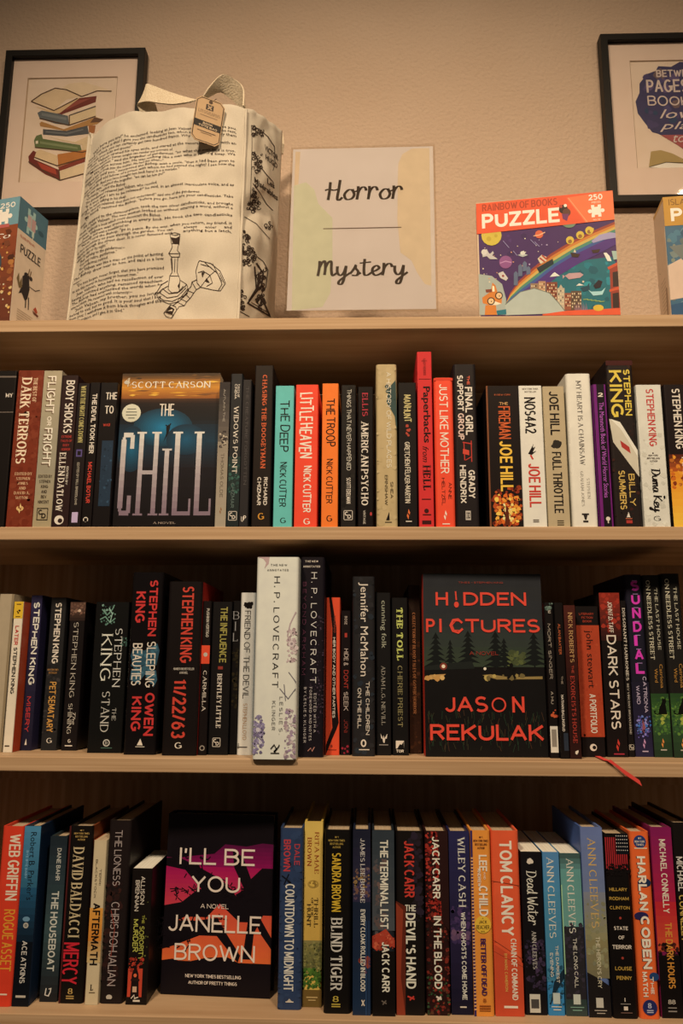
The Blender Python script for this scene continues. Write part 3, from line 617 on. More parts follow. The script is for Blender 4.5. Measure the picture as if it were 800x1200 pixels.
bk(1, 721, 753.5, 422, '231a16', 'tall dark spine with big yellow lettering and a torn paper strip holding a red object',
   [R(0, 1, 0, .03, '3f1612'), N(16, 30, 0, 1, .03, 1, .04, .14, ['2b1d17', '1c1512', '3a1d16']), T('STEPHEN', .63, .87, .055, .34, 'd8b544', 'sans', .2), T('KING', .1, .56, .06, .35, 'd8b544', 'sans', .2), P([(0, .36), (.4, .38), (.98, .58), (.98, .71), (.6, .62), (.1, .5)], 'c6b594'), P([(.05, .36), (.4, .38), (.98, .55), (.98, .59), (.4, .42)], 'dccdae'), P([(.36, .49), (.68, .53), (.72, .57), (.4, .53)], 'a8342a'), T('BILLY', .58, .8, .69, .88, 'c9a04e', 'sans', .17), T('SUMMERS', .22, .46, .67, .9, 'c9a04e', 'sans', .17), P([(.42, .945), (.5, .915), (.56, .945)], W_), R(.38, .62, .95, .955, 'b8603c'), R(.4, .62, .962, .98, 'a8342a')], hard=True)
bk(1, 755.7, 786.3, 451, 'd3c6aa', 'pale grey spine with red sans lettering above handwritten black lettering on the upper row',
   [N(17, 16, 0, 1, .3, 1, .08, .25, ['ccbfa2', 'd8ccb0', 'c3b79c']), T('STEPHEN KING', .38, .68, .03, .44, 'bd3a32', 'sans', .15), E(.5, .49, .03, .03, '4a3a30')] + hl(['NEW YORK', 'BESTSELLING', 'AUTHOR'], .25, .75, .5, .02, '5a4a3c') + [T('Duma Key', .22, .72, .6, .9, K_, 'script', .1), H('G', .35, .62, .925, .96, K_, 'serif', .1)])
bk(1, 789.6, 820, 451, '1d1311', 'black spine burning to orange below, white lettering, at the right end of the upper row',
   [G(.5, .62, '4a1d12', 'b4531e', 4), G(.62, 1, 'd9821f', 'eeb43c', 8), N(18, 24, 0, 1, .5, .75, .06, .2, ['c4621e', '7a2c14', 'e0902c']), T('STEPHEN KING', .3, .62, .03, .46, W_, 'sans', .16), T('FIRESTARTER', .5, .75, .52, .95, 'f3e2b0', 'sans', .16)])

# ---- middle row
bk(2, -16, 1.5, 695, 'a9926f', 'plain beige spine cut off by the left edge of the middle row', [R(.85, 1, 0, 1, '8a7453')], yb=876, d=.17)
bk(2, 2.7, 16, 704, 'ddc7a4', 'slim white spine with a yellow patch on top and red and black lettering',
   [R(0, 1, 0, .115, 'd8a82c'), N(19, 5, .35, .65, .04, .08, .08, .16, ['2a1c0c']), R(.25, .75, .015, .022, '5a3c10'), R(.25, .75, .1, .106, '5a3c10'), T('LATER', .3, .72, .165, .295, 'b8342a', 'sans', .2), T('STEPHEN KING', .32, .72, .31, .62, K_, 'sans', .2), R(.2, .7, .955, .963, '4a3a2c')], yb=877, right='b3421f', d=.13)
bk(2, 21, 36, 697, '2b2640', 'purple-blue spine with chunky white lettering and small red lettering on the middle row',
   [G(0, 1, '2f2944', '1e1a28', 8), T('STEPHEN KING', .26, .85, .045, .585, 'd9cdb8', 'hand', .2), T('MISERY', .26, .66, .66, .885, 'b4332e', 'hand', .18), P([(.38, .965), (.5, .925), (.58, .965)], W_)], yb=875.5)
bk(2, 47, 65.5, 700, '25221f', 'dark charcoal spine with white bold lettering and rough orange lettering below',
   [N(20, 20, 0, 1, .4, .9, .1, .3, ['2b2724', '1e1b19', '3a332e']), T('STEPHEN KING', .32, .72, .035, .44, W_, 'sans', .19)] + hl(['NEW YORK TIMES', 'BESTSELLER'], .1, .8, .475, .02, 'a8743c') + [T('PET SEMATARY', .3, .72, .56, .885, 'c98e42', 'hand', .14), H('G', .36, .7, .92, .955, W_, 'serif', .12)], yb=876)
bk(2, 71, 89.3, 705.5, '1c1513', 'black spine with brown scene on top, left of the thick one with green smoke',
   [G(0, .13, '6a4a38', '2a1c16', 6), N(21, 14, 0, 1, 0, .1, .08, .2, ['7a5642', '8f6a50', '5c3f30']), E(.62, .06, .1, .1, 'c9a684'), T('STEPHEN KING', .3, .62, .14, .65, 'c4b296', 'serif', .11), T('The', .62, .8, .75, .83, 'c4b296', 'bfi'), T('SHINING', .3, .58, .69, .89, 'c4b296', 'serif', .11), H('G', .42, .6, .925, .95, W_, 'serif'), R(.25, .72, .965, .972, W_)], yb=877)
bk(2, 101.5, 142.3, 706, '12110f', 'thick black spine with wisps of green smoke at top and thin silvery lettering',
   [N(22, 16, .15, .6, .02, .16, .02, .07, ['3a5444', '56745e', '7d9a80']), L([(.2, .05), (.35, .09), (.5, .05), (.55, .02)], .03, '6a8a70'), L([(.15, .12), (.3, .1), (.45, .14), (.6, .11)], .03, '6a8a70'), L([(.4, .04), (.5, .08), (.45, .14)], .025, '93ab92'), N(23, 10, .8, .98, .24, .3, .02, .06, ['33493c', '4a6652']), T('STEPHEN', .62, .84, .18, .57, 'cfc4ae', 'serif', .1), T('KING', .24, .56, .22, .53, 'd9ceb8', 'serif', .11), T('THE', .66, .78, .71, .79, 'b9ae98', 'serif', .1), T('STAND', .34, .58, .6, .865, 'b9ae98', 'serif', .1), E(.55, .935, .1, .1, 'b9ae98'), E(.55, .935, .07, .07, '12110f'), H('D', .52, .58, .925, .945, 'b9ae98', 'serif'), R(.4, .72, .965, .97, '47614e')], yb=881, hard=False, d=.15)
bk(2, 143.7, 181.8, 671.8, '15100f', 'tall black spine with red lettering and a pale blue butterfly in the middle of it',
   [P([(.5, .44), (.9, .4), (.98, .44), (.9, .52), (.6, .53), (.5, .52), (.2, .54), (.08, .47), (.15, .42)], '2d4a55'), P([(.55, .52), (.9, .55), (.95, .6), (.85, .64), (.6, .56), (.35, .62), (.1, .6), (.12, .55)], '34535e'), N(24, 14, .15, .9, .42, .62, .05, .14, ['3f626c', '2a4650', '4d727a']), T('STEPHEN', .58, .84, .045, .36, 'c2352f', 'sans', .2), T('KING', .16, .46, .11, .285, 'c2352f', 'sans', .2), T('SLEEPING', .58, .86, .39, .64, W_, 'sans', .11), T('BEAUTIES', .14, .44, .4, .63, W_, 'sans', .11), T('OWEN', .6, .9, .67, .9, 'c2352f', 'sans', .2), T('KING', .2, .5, .69, .875, 'c2352f', 'sans', .2), P([(.42, .95), (.52, .915), (.6, .95)], W_), R(.38, .66, .956, .96, 'b9a88e')], hard=True, yb=884, rough=.25)
bk(2, 188.5, 230, 683, '18110f', 'thick black spine with bold red lettering and date, red cover edge at its right',
   [T('STEPHEN KING', .42, .76, .03, .475, 'c4402e', 'sans', .2)] + hl(['NUMBER ONE BESTSELLER', 'A NOVEL'], .25, .85, .505, .022, 'b9a88e') + [T('11/22/63', .26, .66, .57, .905, 'c4402e', 'sans', .21), H('G', .38, .58, .925, .962, W_, 'serif', .14)], hard=True, yb=886, right='8c2018')
bk(2, 231, 241.3, 706, '1a1210', 'thin dark spine with a bright red-orange square above small white lettering',
   [T('PUSHKIN VERTIGO', .45, .8, .05, .24, 'b9a88e', 'sans', .18), R(0, 1, .295, .415, 'd8482a'), E(.5, .355, .25, .25, 'b9a88e'), T('CARMILLA', .3, .74, .46, .72, W_, 'serif', .15), E(.5, .955, .3, .3, '9a8a74'), E(.5, .955, .2, .2, '1a1210')], yb=886, d=.12)
bk(2, 243.2, 266.4, 707, '191513', 'dark spine with dull gold condensed title above white serif lettering and a boxed emblem',
   [T('THE INFLUENCE', .42, .78, .035, .405, '9a8a42', 'sans', .16), L([(.5, .43), (.5, .45)], .25, '8a3226'), T('BENTLEY LITTLE', .36, .6, .48, .83, W_, 'serif', .15), CD(.42, .92, .2, W_)], yb=886)
bk(2, 268, 276.4, 706, '14100e', 'narrow black spine with large thin silver letters on top, beside the slim white one',
   [H('B', .05, .9, .07, .125, '8d8478', 'serif', .08), H('I', .3, .6, .14, .2, '8d8478', 'serif', .08), H('L', .1, .8, .215, .27, '8d8478', 'serif', .08), N(25, 14, 0, 1, .3, .7, .2, .6, ['2c2312', '1c170e'])], yb=886, y=None, d=.14)
bk(2, 276.8, 294.7, 696.5, 'd6c9b4', 'slim white spine with black bird mark and lettering, left of the thick cream volume',
   [N(26, 8, .25, .75, .07, .1, .1, .22, [K_]), T('FRIEND OF THE DEVIL', .3, .7, .115, .66, K_, 'sans', .11), T('STEPHEN LLOYD', .36, .62, .69, .91, 'b98a5c', 'sans', .11), T('PUTNAM', .05, .15, .93, .96, K_), R(.05, .7, .95, .956, '4a4038')], yb=886.5, hard=True)
ART_L = [P([(.02, .0), (.3, .0), (.28, .035), (.18, .06), (.22, .03), (.15, .01)], 'b59488'), N(27, 26, .76, 1, .36, .53, .03, .09, ['b79c92', 'c6ad9e', '9c8078']), L([(.95, .28), (.82, .34), (.76, .4), (.84, .44), (.96, .42)], .03, 'ab9188'), E(.85, .44, .07, .07, 'c9b2a4'), E(.97, .46, .05, .05, 'c9b2a4'), E(.86, .44, .03, .03, '8f7a74'), L([(.8, .58), (.98, .63)], .02, '6d6462'), L([(.6, .66), (.8, .71), (.97, .66)], .02, '6d6462'), L([(.7, .64), (.74, .72)], .02, '6d6462'), N(28, 34, .74, 1, .76, 1, .03, .09, ['a78c88', 'bca598', '8a7376', '9a7f8e']), N(29, 40, 0, .26, .79, .97, .03, .09, ['7d6f84', '8f8094', '6a5d70', 'a394a2']), E(.12, .86, .05, .05, 'c4b6b4'), E(.18, .92, .04, .04, 'c4b6b4'), E(.86, .82, .05, .05, 'd2c2b4'), E(.92, .9, .05, .05, 'd2c2b4')]
bk(2, 295.2, 347.5, 655, 'd5cbb4', 'thick tall cream spine decorated with pale tentacles, spaced black capitals down its middle',
   ART_L + [H('THE NEW', .33, .72, .036, .046, '3a342c', 'wide', .16), H('ANNOTATED', .25, .76, .062, .072, '3a342c', 'wide', .16), T('H. P. LOVECRAFT', .42, .56, .1, .655, '2e2822', 'wide', .11), T('LESLIE S.', .6, .68, .7, .88, '5f574c', 'wide', .12), T('KLINGER', .43, .51, .72, .86, '5f574c', 'wide', .12), L([(.42, .95), (.5, .93), (.55, .95), (.5, .965), (.6, .94), (.62, .93)], .025, '2e2822'), R(.42, .62, .968, .972, '2e2822')], hard=True, yb=892, d=.2)
bk(2, 348.2, 378.6, 655, '1b1519', 'thick tall black spine with spaced pale capitals, right of the thick cream volume',
   [N(40, 30, .55, 1, .3, .9, .03, .09, ['2b2228', '3a2c34', '463440']), N(41, 16, .3, 1, .62, .76, .03, .08, ['4a3840', '32262c']), H('THE NEW', .18, .72, .018, .028, W_, 'wide', .16), H('ANNOTATED', .1, .8, .045, .055, W_, 'wide', .16), T('H. P. LOVECRAFT', .44, .68, .08, .64, 'd0c2ac', 'wide', .11), T('BEYOND ARKHAM', .1, .24, .13, .6, '6e3a48', 'wide', .12), T('EDITED WITH A', .6, .7, .69, .88, 'b9a896', 'wide', .14), T('FOREWORD AND NOTES', .42, .52, .66, .92, 'b9a896', 'wide', .14), T('BY LESLIE S. KLINGER', .2, .3, .66, .93, 'b9a896', 'wide', .14), L([(.38, .97), (.5, .955), (.55, .97), (.65, .95)], .03, 'a8705c')], hard=True, yb=890, d=.2)
bk(2, 380.7, 397.4, 702.6, 'd64a2a', 'orange-red spine wound with a curling black ribbon that carries white lettering',
   [P([(.2, 0), (.38, 0), (.75, .2), (.75, .6), (.95, .8), (.8, .84), (.5, .9), (.05, 1), (.05, .94), (.5, .83), (.4, .7), (.45, .2)], '1a1110'), T('HER BODY AND OTHER PARTIES', .5, .68, .26, .77, W_, 'sans', .18), T('MACHADO', .55, .7, .12, .23, '8a3a26'), E(.45, .945, .08, .1, '8a2c1c'), R(.2, .8, .965, .97, '8a2c1c')], yb=887.5)
bk(2, 398.6, 410.6, 718, '1a1010', 'short narrow dark spine with dim red and grey hand lettering, right of the orange-red spine',
   [T('ROSE', .35, .62, .04, .1, 'a8927c'), L([(.5, .16), (.5, .19)], .25, 'a8372a'), T('HIDE &', .3, .74, .27, .39, 'b9a08a', 'hand', .13), T('DONT', .3, .74, .42, .55, 'a03428', 'hand', .15), T('SEEK', .3, .74, .57, .7, 'b9a08a', 'hand', .13), T('JONI', .35, .75, .76, .85, '7a2a22', 'hand', .13), N(42, 5, .2, .9, .94, .99, .1, .2, ['8f2430'])], yb=887.5)
bk(2, 412.3, 439.4, 678, '24211f', 'charcoal hardback with large white mixed-case lettering, right of the narrow dark spine',
   [N(43, 30, 0, 1, 0, 1, .08, .3, ['2a2725', '1e1c1b', '262a2e']), T('Jennifer McMahon', .26, .7, .035, .565, W_, 'bf'), T('THE CHILDREN', .6, .76, .595, .885, W_, 'sans', .15), T('ON THE HILL', .24, .4, .63, .85, W_, 'sans', .15), E(.5, .93, .12, .16, W_), E(.5, .93, .06, .1, '24211f'), R(.3, .75, .962, .967, W_)], hard=True, yb=889)
bk(2, 440.6, 458.4, 697, '1b1816', 'slim black spine with thin pale green-gold lettering and a white ram head near its foot',
   [T('cunning folk', .3, .7, .05, .35, 'a09a7c', 'bf'), T('ADAM L.G. NEVILL', .36, .62, .46, .82, '9c8f78', 'serif', .13), P([(.3, .87), (.45, .9), (.5, .88), (.55, .9), (.75, .87), (.7, .9), (.6, .9), (.56, .925), (.48, .925), (.42, .9), (.34, .9)], W_), R(.2, .8, .935, .94, GY)], yb=888)
bk(2, 460, 479, 703, '181513', 'black spine with a bold yellow title and a white mountain square at its foot',
   [T('THE TOLL', .3, .7, .065, .41, 'bdbb5c', 'serif', .22), T('CHERIE PRIEST', .34, .64, .44, .825, '8f8050', 'serif', .13), R(.2, .7, .91, .958, W_), P([(.28, .958), (.45, .93), (.55, .935), (.68, .915), (.7, .958)], '181513'), H('TOR', .22, .68, .965, .982, W_, 'sans', .22)], yb=888)
bk(2, 480.5, 493.8, 688, '2a1a12', 'tall dark brown spine with copper lettering, tucked against the red-spined face-out hardback',
   [G(0, 1, '241710', '3a2114', 6), N(44, 20, 0, 1, .3, 1, .1, .35, ['462716', '2a1910', '54301c']), T('COLLECTION OF BLOOD TALES OF GOTHIC HORROR', .3, .6, .17, .77, 'a8673a', 'serif', .15)], yb=886, d=.16)
# the face-out hardback with the red spine
def tree(u, v, w, h, c):
    out = [R(u-.006, u+.006, v+h*.9, v+h, c)]
    for i in range(6):
        y0 = v+h*i*.15; r = w*(.16+i*.07)
        out.append(P([(u, y0), (u+r, y0+h*.2), (u+r*.45, y0+h*.17), (u, y0+h*.21), (u-r*.5, y0+h*.17), (u-r, y0+h*.2)], c))
    return out
HP = [G(0, .3, '2a2827', '2c2d2b', 4), G(.3, .52, '2d302c', '363d2b', 6), R(0, 1, .52, 1, '181513'), N(50, 26, .66, .85, .44, .5, .02, .05, ['4a4e2e', '565a30', '414628'])]
for a in ((.1, .33, .2, .2), (.22, .37, .12, .16), (.37, .32, .2, .19), (.6, .32, .22, .21), (.67, .36, .14, .16), (.92, .33, .22, .19)): HP += tree(*a, '191b18')
HP += [P([(.0, .52), (.2, .5), (.4, .49), (.42, .53), (0, .54)], '1f211c'), P([(0, .58), (.05, .565), (.18, .56), (.15, .575), (.06, .59), (0, .592)], 'b98a4c'), N(51, 6, .02, .15, .565, .585, .01, .03, ['d2a45c', 'c08a48']),
       P([(.48, .565), (.55, .56), (.7, .575), (.98, .57), (.98, .585), (.6, .588)], '8f7440'), N(52, 8, .5, .9, .565, .585, .01, .03, ['b59850', '6e5c34']),
       E(.16, .518, .03, .03, '7a3426'), E(.16, .518, .015, .015, 'f2d8a8'), E(.505, .53, .012, .012, 'e6d8b8'), L([(.72, .52), (.72, .56), (.69, .585)], .02, '141210'), L([(.73, .54), (.755, .585)], .018, '141210'), E(.725, .51, .015, .018, '141210'), L([(.69, .52), (.76, .535)], .02, '141210')]
_rg = random.Random(5)
for i in range(150):
    u, v = _rg.uniform(.02, .98), _rg.uniform(.78, .98); HP.append(L([(u, v), (u+_rg.uniform(-.02, .02), v-_rg.uniform(.02, .05))], .005, _rg.choice(['243222', '1f2a1d', '33301f', '402b1c'])))
RX = 'd94632'
HP += [H('TIMES - STEPHEN KING', .3, .68, .045, .055, '8f3a2c'), H('H', .105, .21, .105, .18, RX, 'sans', .17), L([(.275, .1), (.28, .15)], .012, RX), E(.28, .175, .02, .025, RX), H('DDEN', .34, .87, .105, .18, RX, 'sans', .17),
       H('P', .02, .095, .255, .33, RX, 'sans', .17), H('I', .13, .19, .255, .33, RX, 'sans', .17), L([(.325, .278), (.29, .258), (.25, .262), (.226, .292), (.245, .322), (.29, .332), (.328, .31)], .018, RX), L([(.318, .268), (.27, .266), (.24, .29), (.255, .318), (.3, .32)], .007, RX), H('TURES', .35, .975, .255, .33, RX, 'sans', .17), H('A NOVEL', .38, .62, .435, .455, '8f3226', 'hand', .13),
       H('JAS', .165, .52, .68, .765, RX, 'sans', .16), H('O', .55, .67, .675, .76, RX, 'hand', .1), H('N', .72, .82, .68, .765, RX, 'sans', .16), H('REKULAK', .04, .97, .83, .915, RX, 'sans', .17)]
faceout(2, 498.5, 889.5, 642.5, 889.5, 675, .031, '201d1b', HP, 'face-out dark hardback with red lettering over night-time fir trees and a red spine', True, math.radians(1.0), math.radians(.8), spine='d03a28')
bk(2, 645, 656, 708, '191311', 'black spine with a white barcode sticker at its foot, right of the red-spined face-out book',
   [H('E', .4, .7, .05, .07, 'b9a88e'), T('MORT SINGER', .25, .6, .14, .5, 'a5937a', 'hand', .13), T('A HU', .3, .6, .58, .66, 'a5937a'), N(53, 7, .2, .9, .69, .79, .1, .3, ['a8432a', 'c2552e']), R(.05, .9, .8, .965, 'd6c6aa'), R(.2, .75, .82, .93, '8a7c68'), N(54, 8, 0, 1, 0, .06, .1, .3, ['5c6a58', '72806c', '3e4a3e'])], yb=890)
bk(2, 657, 667.8, 708, '17110f', 'thin black spine with small reddish-orange and white lettering, right of the barcode sticker',
   [T('ALAN BAXTER', .3, .6, .14, .34, 'b0562e'), T('THE', .4, .6, .48, .53, 'a08a70'), T('NATHAN BALLINGRUD', .3, .58, .6, .83, W_), R(.4, .9, .84, .95, '2b2f38')], yb=890.5)
bk(2, 668.3, 682, 711, '2c1410', 'slim dark red spine with gold lettering above dull red serif lettering',
   [G(0, .5, '4a2018', '30140f', 6), T('NICK ROBERTS', .36, .74, .05, .38, 'b98a52', 'serif', .15), T('THE', .45, .65, .4, .45, 'a8402c'), T('EXORCISTS HOUSE', .3, .68, .47, .9, 'a5382a', 'serif', .16), N(55, 5, .4, .68, .945, .98, .06, .16, [W_])], yb=890.5)
bk(2, 682.5, 709.8, 712, '1c1513', 'dark spine with a broad rust-red panel, black and white lettering and a white ring mark',
   [R(0, 1, .13, .87, 'a83e22'), N(56, 24, 0, 1, .14, .86, .06, .2, ['a2391f', 'b04526']), H('LITERARY', .15, .8, .045, .06, 'a03a26'), H('FICTION', .25, .75, .07, .085, 'a03a26'), H('BOOK', .3, .7, .095, .11, 'a03a26'), T('john stewart', .32, .7, .165, .55, '2e1712', 'bf'), T('A PORTFOLIO', .42, .7, .59, .845, W_, 'sans', .24), E(.48, .938, .15, .15, W_), E(.52, .938, .08, .08, '1c1513')], yb=888, d=.16)
bk(2, 712, 736.6, 696, '1b1311', 'black spine with tall white capitals and a crimson top, beside the rust-red panelled one',
   [G(0, .3, '8c2a1c', '2a1512', 10), N(57, 14, 0, 1, 0, .24, .1, .3, ['9c3020', '7a2418']), T('JOHN F.D. TAFF', .4, .62, .055, .25, W_, 'sans', .13), T('DARK STARS', .26, .72, .265, .835, W_, 'sans', .15), FL(.52, .93, .3, 'c23a2c'), R(.3, .8, .978, .985, 'a8303a')], yb=887.5)
bk(2, 736.9, 744.3, 705, '1a1412', 'very narrow dark spine with fine white serif lettering, left of the pink-lettered spine',
   [T('DISSONANT HARMONIES', .3, .75, .05, .52, W_, 'serif', .18), T('BEV VINCENT  BRIAN KEENE', .35, .65, .54, .86, 'b9a88e', 'serif', .18), CD(.5, .94, .38, W_)], yb=887, d=.12)
bk(2, 744.8, 766, 674.5, '1d1a24', 'tall dark hardback with big pink capitals and a purple animal face near its foot',
   [G(.6, 1, '1e1a26', '29233e', 8)] + [x for i, c in enumerate('SUNDIAL') for x in (H(c, .3, .8, .035+i*.077, .035+i*.077+.058, 'd23a9c', 'sans', .32), R(.4, .7, .033+i*.077, .036+i*.077, 'b48ac0'))] + [T('CATRIONA', .66, .86, .57, .765, 'c0a9b4', 'sans', .15), T('WARD', .25, .45, .62, .72, 'c0a9b4', 'sans', .15), N(58, 36, .15, .95, .78, .9, .06, .16, ['5a4a94', '7a6ab4', '40366e', '8f84c0', '3a6ab0']), P([(.5, .8), (.64, .84), (.56, .875), (.46, .86)], '8a4a4a'), E(.55, .86, .05, .05, '1a1420'), FL(.52, .93, .28, 'c08aa4'), R(.38, .72, .968, .974, 'b9a0a8')], hard=True, yb=886.5)
def needless(cat):
    a = [T('THE LAST HOUSE', .6, .78, .075, .42, 'd2c29c', 'serif', .14), T('ON NEEDLESS STREET', .14, .38, .03, .475, 'd2c29c', 'serif', .14), T('Catriona', .6, .78, .5, .63, 'b07a34', 'bf'), T('Ward', .3, .48, .525, .6, 'b07a34', 'bf'),
         G(.66, .8, '27401f', '3f5f26', 6), G(.8, 1, '34502a', '22301f', 5), N(59, 36, 0, 1, .68, .88, .06, .2, ['4a6c2a', '35552a', '5c7a30', '2a4426']), N(60, 8, .5, .9, .76, .84, .06, .16, ['8a9438', 'a0a042'])]
    a += [P([(.38, .772), (.4, .748), (.48, .728), (.57, .714), (.61, .7), (.61, .69), (.65, .681), (.69, .689), (.77, .689), (.82, .681), (.84, .702), (.79, .716), (.82, .745), (.86, .772)], '10100c'), L([(.44, .768), (.3, .772), (.17, .766), (.14, .756), (.22, .754)], .06, '10100c')]
    a += [FL(.5, .925, .26, 'd9823c'), R(.36, .7, .958, .964, 'b9a88e')]
    return a
bk(2, 766.6, 788, 675, '1e1a16', 'spine with pale serif capitals over a black cat on green, left copy of the pair', needless(1), hard=True, yb=886.5)
bk(2, 790, 812, 673, '1e1a16', 'spine with pale serif capitals over green, right copy of the pair, at photo edge', needless(1), hard=True, yb=886.5)

# ---- bottom row
bk(3, -14, 12.5, 962.5, 'cf3a22', 'bright red hardback with white and orange capitals at the left end of the bottom row',
   [T('WEB GRIFFIN', .38, .9, .045, .42, 'e0c4a0', 'sans', .17), T('ROGUE ASSET', .38, .88, .47, .81, 'd98a2c', 'sans', .15), R(.3, .8, .93, .938, 'e0c4a0')], hard=True, yb=1173)
bk(3, 13.3, 33, 963, '15243a', 'blue hardback fading to near black with black and white lettering on the bottom row',
   [G(0, .35, '4a7f9c', '2f5a70', 10), G(.35, .65, '24506e', '111d2a', 8), R(0, 1, .65, 1, '0f131a'), T("Robert B. Parker's", .4, .78, .035, .42, '141418', 'bf'), T('BYE BYE BABY', .2, .34, .14, .3, '7fa4bc'), E(.5, .56, .16, .16, 'b0a48c'), E(.5, .525, .22, .14, '6a8a9a'), E(.5, .56, .09, .09, '7a7468'), T('ACE ATKINS', .36, .68, .645, .875, 'cdbfa8', 'sans', .15), R(.2, .8, .94, .952, 'b9a88e')], hard=True, yb=1174)
bk(3, 46, 66.3, 976, '27302f', 'dark grey-green spine with pale condensed capitals, right of the blue hardback',
   [G(0, .6, '20262a', '3a4a46', 10), G(.6, 1, '364642', '1e1c1c', 8), T('DANE BAHR', .45, .7, .075, .275, 'b9b09a', 'sans', .16), T('THE HOUSEBOAT', .3, .72, .34, .82, 'c6bda4', 'sans', .17), L([(.35, .92), (.3, .96), (.5, .965), (.6, .94), (.62, .92), (.5, .925)], .06, 'cdbfa8')], yb=1170, hard=True)
bk(3, 68.3, 96.8, 965, '17120f', 'thick black hardback with tall gold serif capitals over a block of red capitals',
   [R(0, .07, 0, 1, '4a1c18')] + hl(['#1', 'NEW YORK TIMES', 'BESTSELLING', 'AUTHOR'], .2, .85, .02, .018, 'b58f4c') + [T('DAVID BALDACCI', .22, .68, .125, .635, 'c2a878', 'serif', .11), T('MERCY', .08, .72, .665, .895, 'c4262e', 'sans', .25), L([(.3, .82), (.6, .84)], .05, '17120f'), H('8', .36, .56, .915, .95, 'b58f4c', 'serif')] + dash(.957, .3, .62, 'b58f4c', 2, .012), hard=True, yb=1173, right='7a3a1c')
bk(3, 98.6, 114.5, 982.5, 'c9b084', 'slim cream spine with tall black capitals over an orange streak, between black hardbacks',
   [G(.42, .62, 'd9943c', 'c97a2c', 6), G(.62, .75, 'b98444', 'c9a870', 4), T('TERRI', .56, .72, .18, .28, '4a3a2a'), T('BLACKSTOCK', .24, .4, .12, .36, '4a3a2a'), T('AFTERMATH', .22, .8, .39, .765, K_, 'sans', .2), H('L', .4, .62, .88, .915, K_, 'serif'), R(.3, .75, .925, .93, '6a5436')], yb=1175.5, left='b5502a')
bk(3, 115.7, 143, 960, '1f1613', 'thick near-black hardback with outlined pinkish capitals, left of the short one with a red tower',
   [N(61, 30, 0, .7, .35, .9, .08, .3, ['2c1a16', '3a1f18', '251815']), T('THE LIONESS', .3, .62, .055, .365, 'b09a8a', 'sans', .09), T('CHRIS BOHJALIAN', .3, .66, .455, .905, 'b09a8a', 'sans', .09), L([(.3, .5), (.5, .6), (.4, .75)], .03, '8f3a2a'), E(.42, .965, .13, .1, 'b9a88e'), R(.3, .55, .975, .982, '1f1613')], hard=True, yb=1175)
bk(3, 147, 171.3, 1017, '1a1310', 'short thick paperback with yellow-green lettering and a dark tower on red at its foot',
   [T('ALLISON', .46, .66, .06, .27, W_, 'sans', .14), T('BRENNAN', .2, .4, .09, .32, W_, 'sans', .14), T('THE', .6, .72, .35, .41, 'a8a03c'), T('SORORITY', .5, .74, .43, .68, 'b9b04a', 'hand', .13), T('MURDER', .2, .46, .38, .62, 'b9b04a', 'hand', .15), R(.05, .75, .74, .945, 'c2432a'), N(62, 14, .05, .75, .66, .76, .06, .16, ['8a2a1c', 'b23a26']), G(.945, 1, '1a1310', '1a1310', 1), P([(.2, .945), (.24, .78), (.4, .71), (.56, .78), (.62, .945)], '1d1210'), E(.4, .79, .08, .08, 'd9643c'), R(.3, .5, .87, .91, 'c9a07a'), R(.2, .62, .815, .83, '2a1814'), N(63, 8, .76, .98, .1, .7, .03, .08, ['6e6a2c', '4a4a22']), L([(.25, .955), (.4, .93), (.42, .955), (.6, .945)], .04, W_), R(.35, .68, .965, .978, W_)], yb=1177, pages=M_PAGEW, d=.105)
JB = [R(0, 1, 0, .14, '171012'), G(.14, .3, '4a1030', '8a1248', 7), G(.3, .52, 'a0154a', 'c43a40', 9), G(.52, .82, 'cf4a34', 'd8622e', 10), R(0, 1, .82, 1, '171113')]
KB = '171013'
JB += [P([(0, .14), (1, .14), (1, .165), (.9, .16), (.75, .18), (.55, .17), (.45, .225), (.25, .24), (.1, .255), (0, .25)], KB),
       P([(0, .255), (.12, .25), (.3, .3), (.5, .36), (.62, .42), (.74, .52), (.78, .6), (.7, .6), (.55, .52), (.42, .45), (.3, .4), (.18, .32), (0, .3)], KB),
       P([(.62, .2), (.72, .24), (.8, .36), (.9, .3), (1, .3), (1, .56), (.92, .56), (.84, .66), (.82, .8), (.74, .8), (.78, .6), (.66, .45), (.74, .42), (.64, .3)], KB),
       P([(.3, .43), (.5, .4), (.66, .47), (.52, .5), (.4, .58), (.2, .58), (0, .64), (0, .52), (.16, .5)], KB), P([(0, .6), (.3, .6), (.5, .58), (.56, .64), (.72, .78), (.7, .82), (.5, .68), (.34, .68), (.1, .74), (0, .76)], KB),
       P([(.82, .56), (.9, .58), (1, .68), (1, .74), (.9, .66)], KB), P([(0, .82), (.1, .81), (.2, .83), (.4, .8), (.6, .79), (.74, .83), (1, .85), (1, 1), (0, 1)], KB)]
_rg = random.Random(9)
for (cx, cy, n, sp) in ((.24, .47, 44, .09), (.1, .62, 40, .12), (.42, .4, 30, .07), (.4, .62, 34, .1), (.7, .45, 34, .1), (.1, .72, 40, .1), (.3, .3, 24, .08)):
    for i in range(n):
        u = cx+_rg.uniform(-sp, sp)*1.6; v = cy+_rg.uniform(-.05, .04); a = _rg.uniform(0, 6.28); l = _rg.uniform(.03, .06)
        JB.append(L([(u, v), (u+l*math.cos(a), v+l*.65*math.sin(a))], .009, KB))
JW = 'e0c6a8'
JB += [H("I'LL BE", .12, .83, .195, .288, JW, 'sans', .13), H('YOU', .245, .7, .35, .44, JW, 'sans', .13), H('A NOVEL', .34, .6, .505, .53, JW, 'sans', .12), H('JANELLE', .045, .905, .565, .66, JW, 'sans', .12), H('BROWN', .115, .855, .725, .815, JW, 'sans', .12), H('NEW YORK TIMES BESTSELLING', .225, .735, .888, .906, JW, 'sans', .15), H('AUTHOR OF PRETTY THINGS', .255, .7, .923, .941, JW, 'sans', .15)]
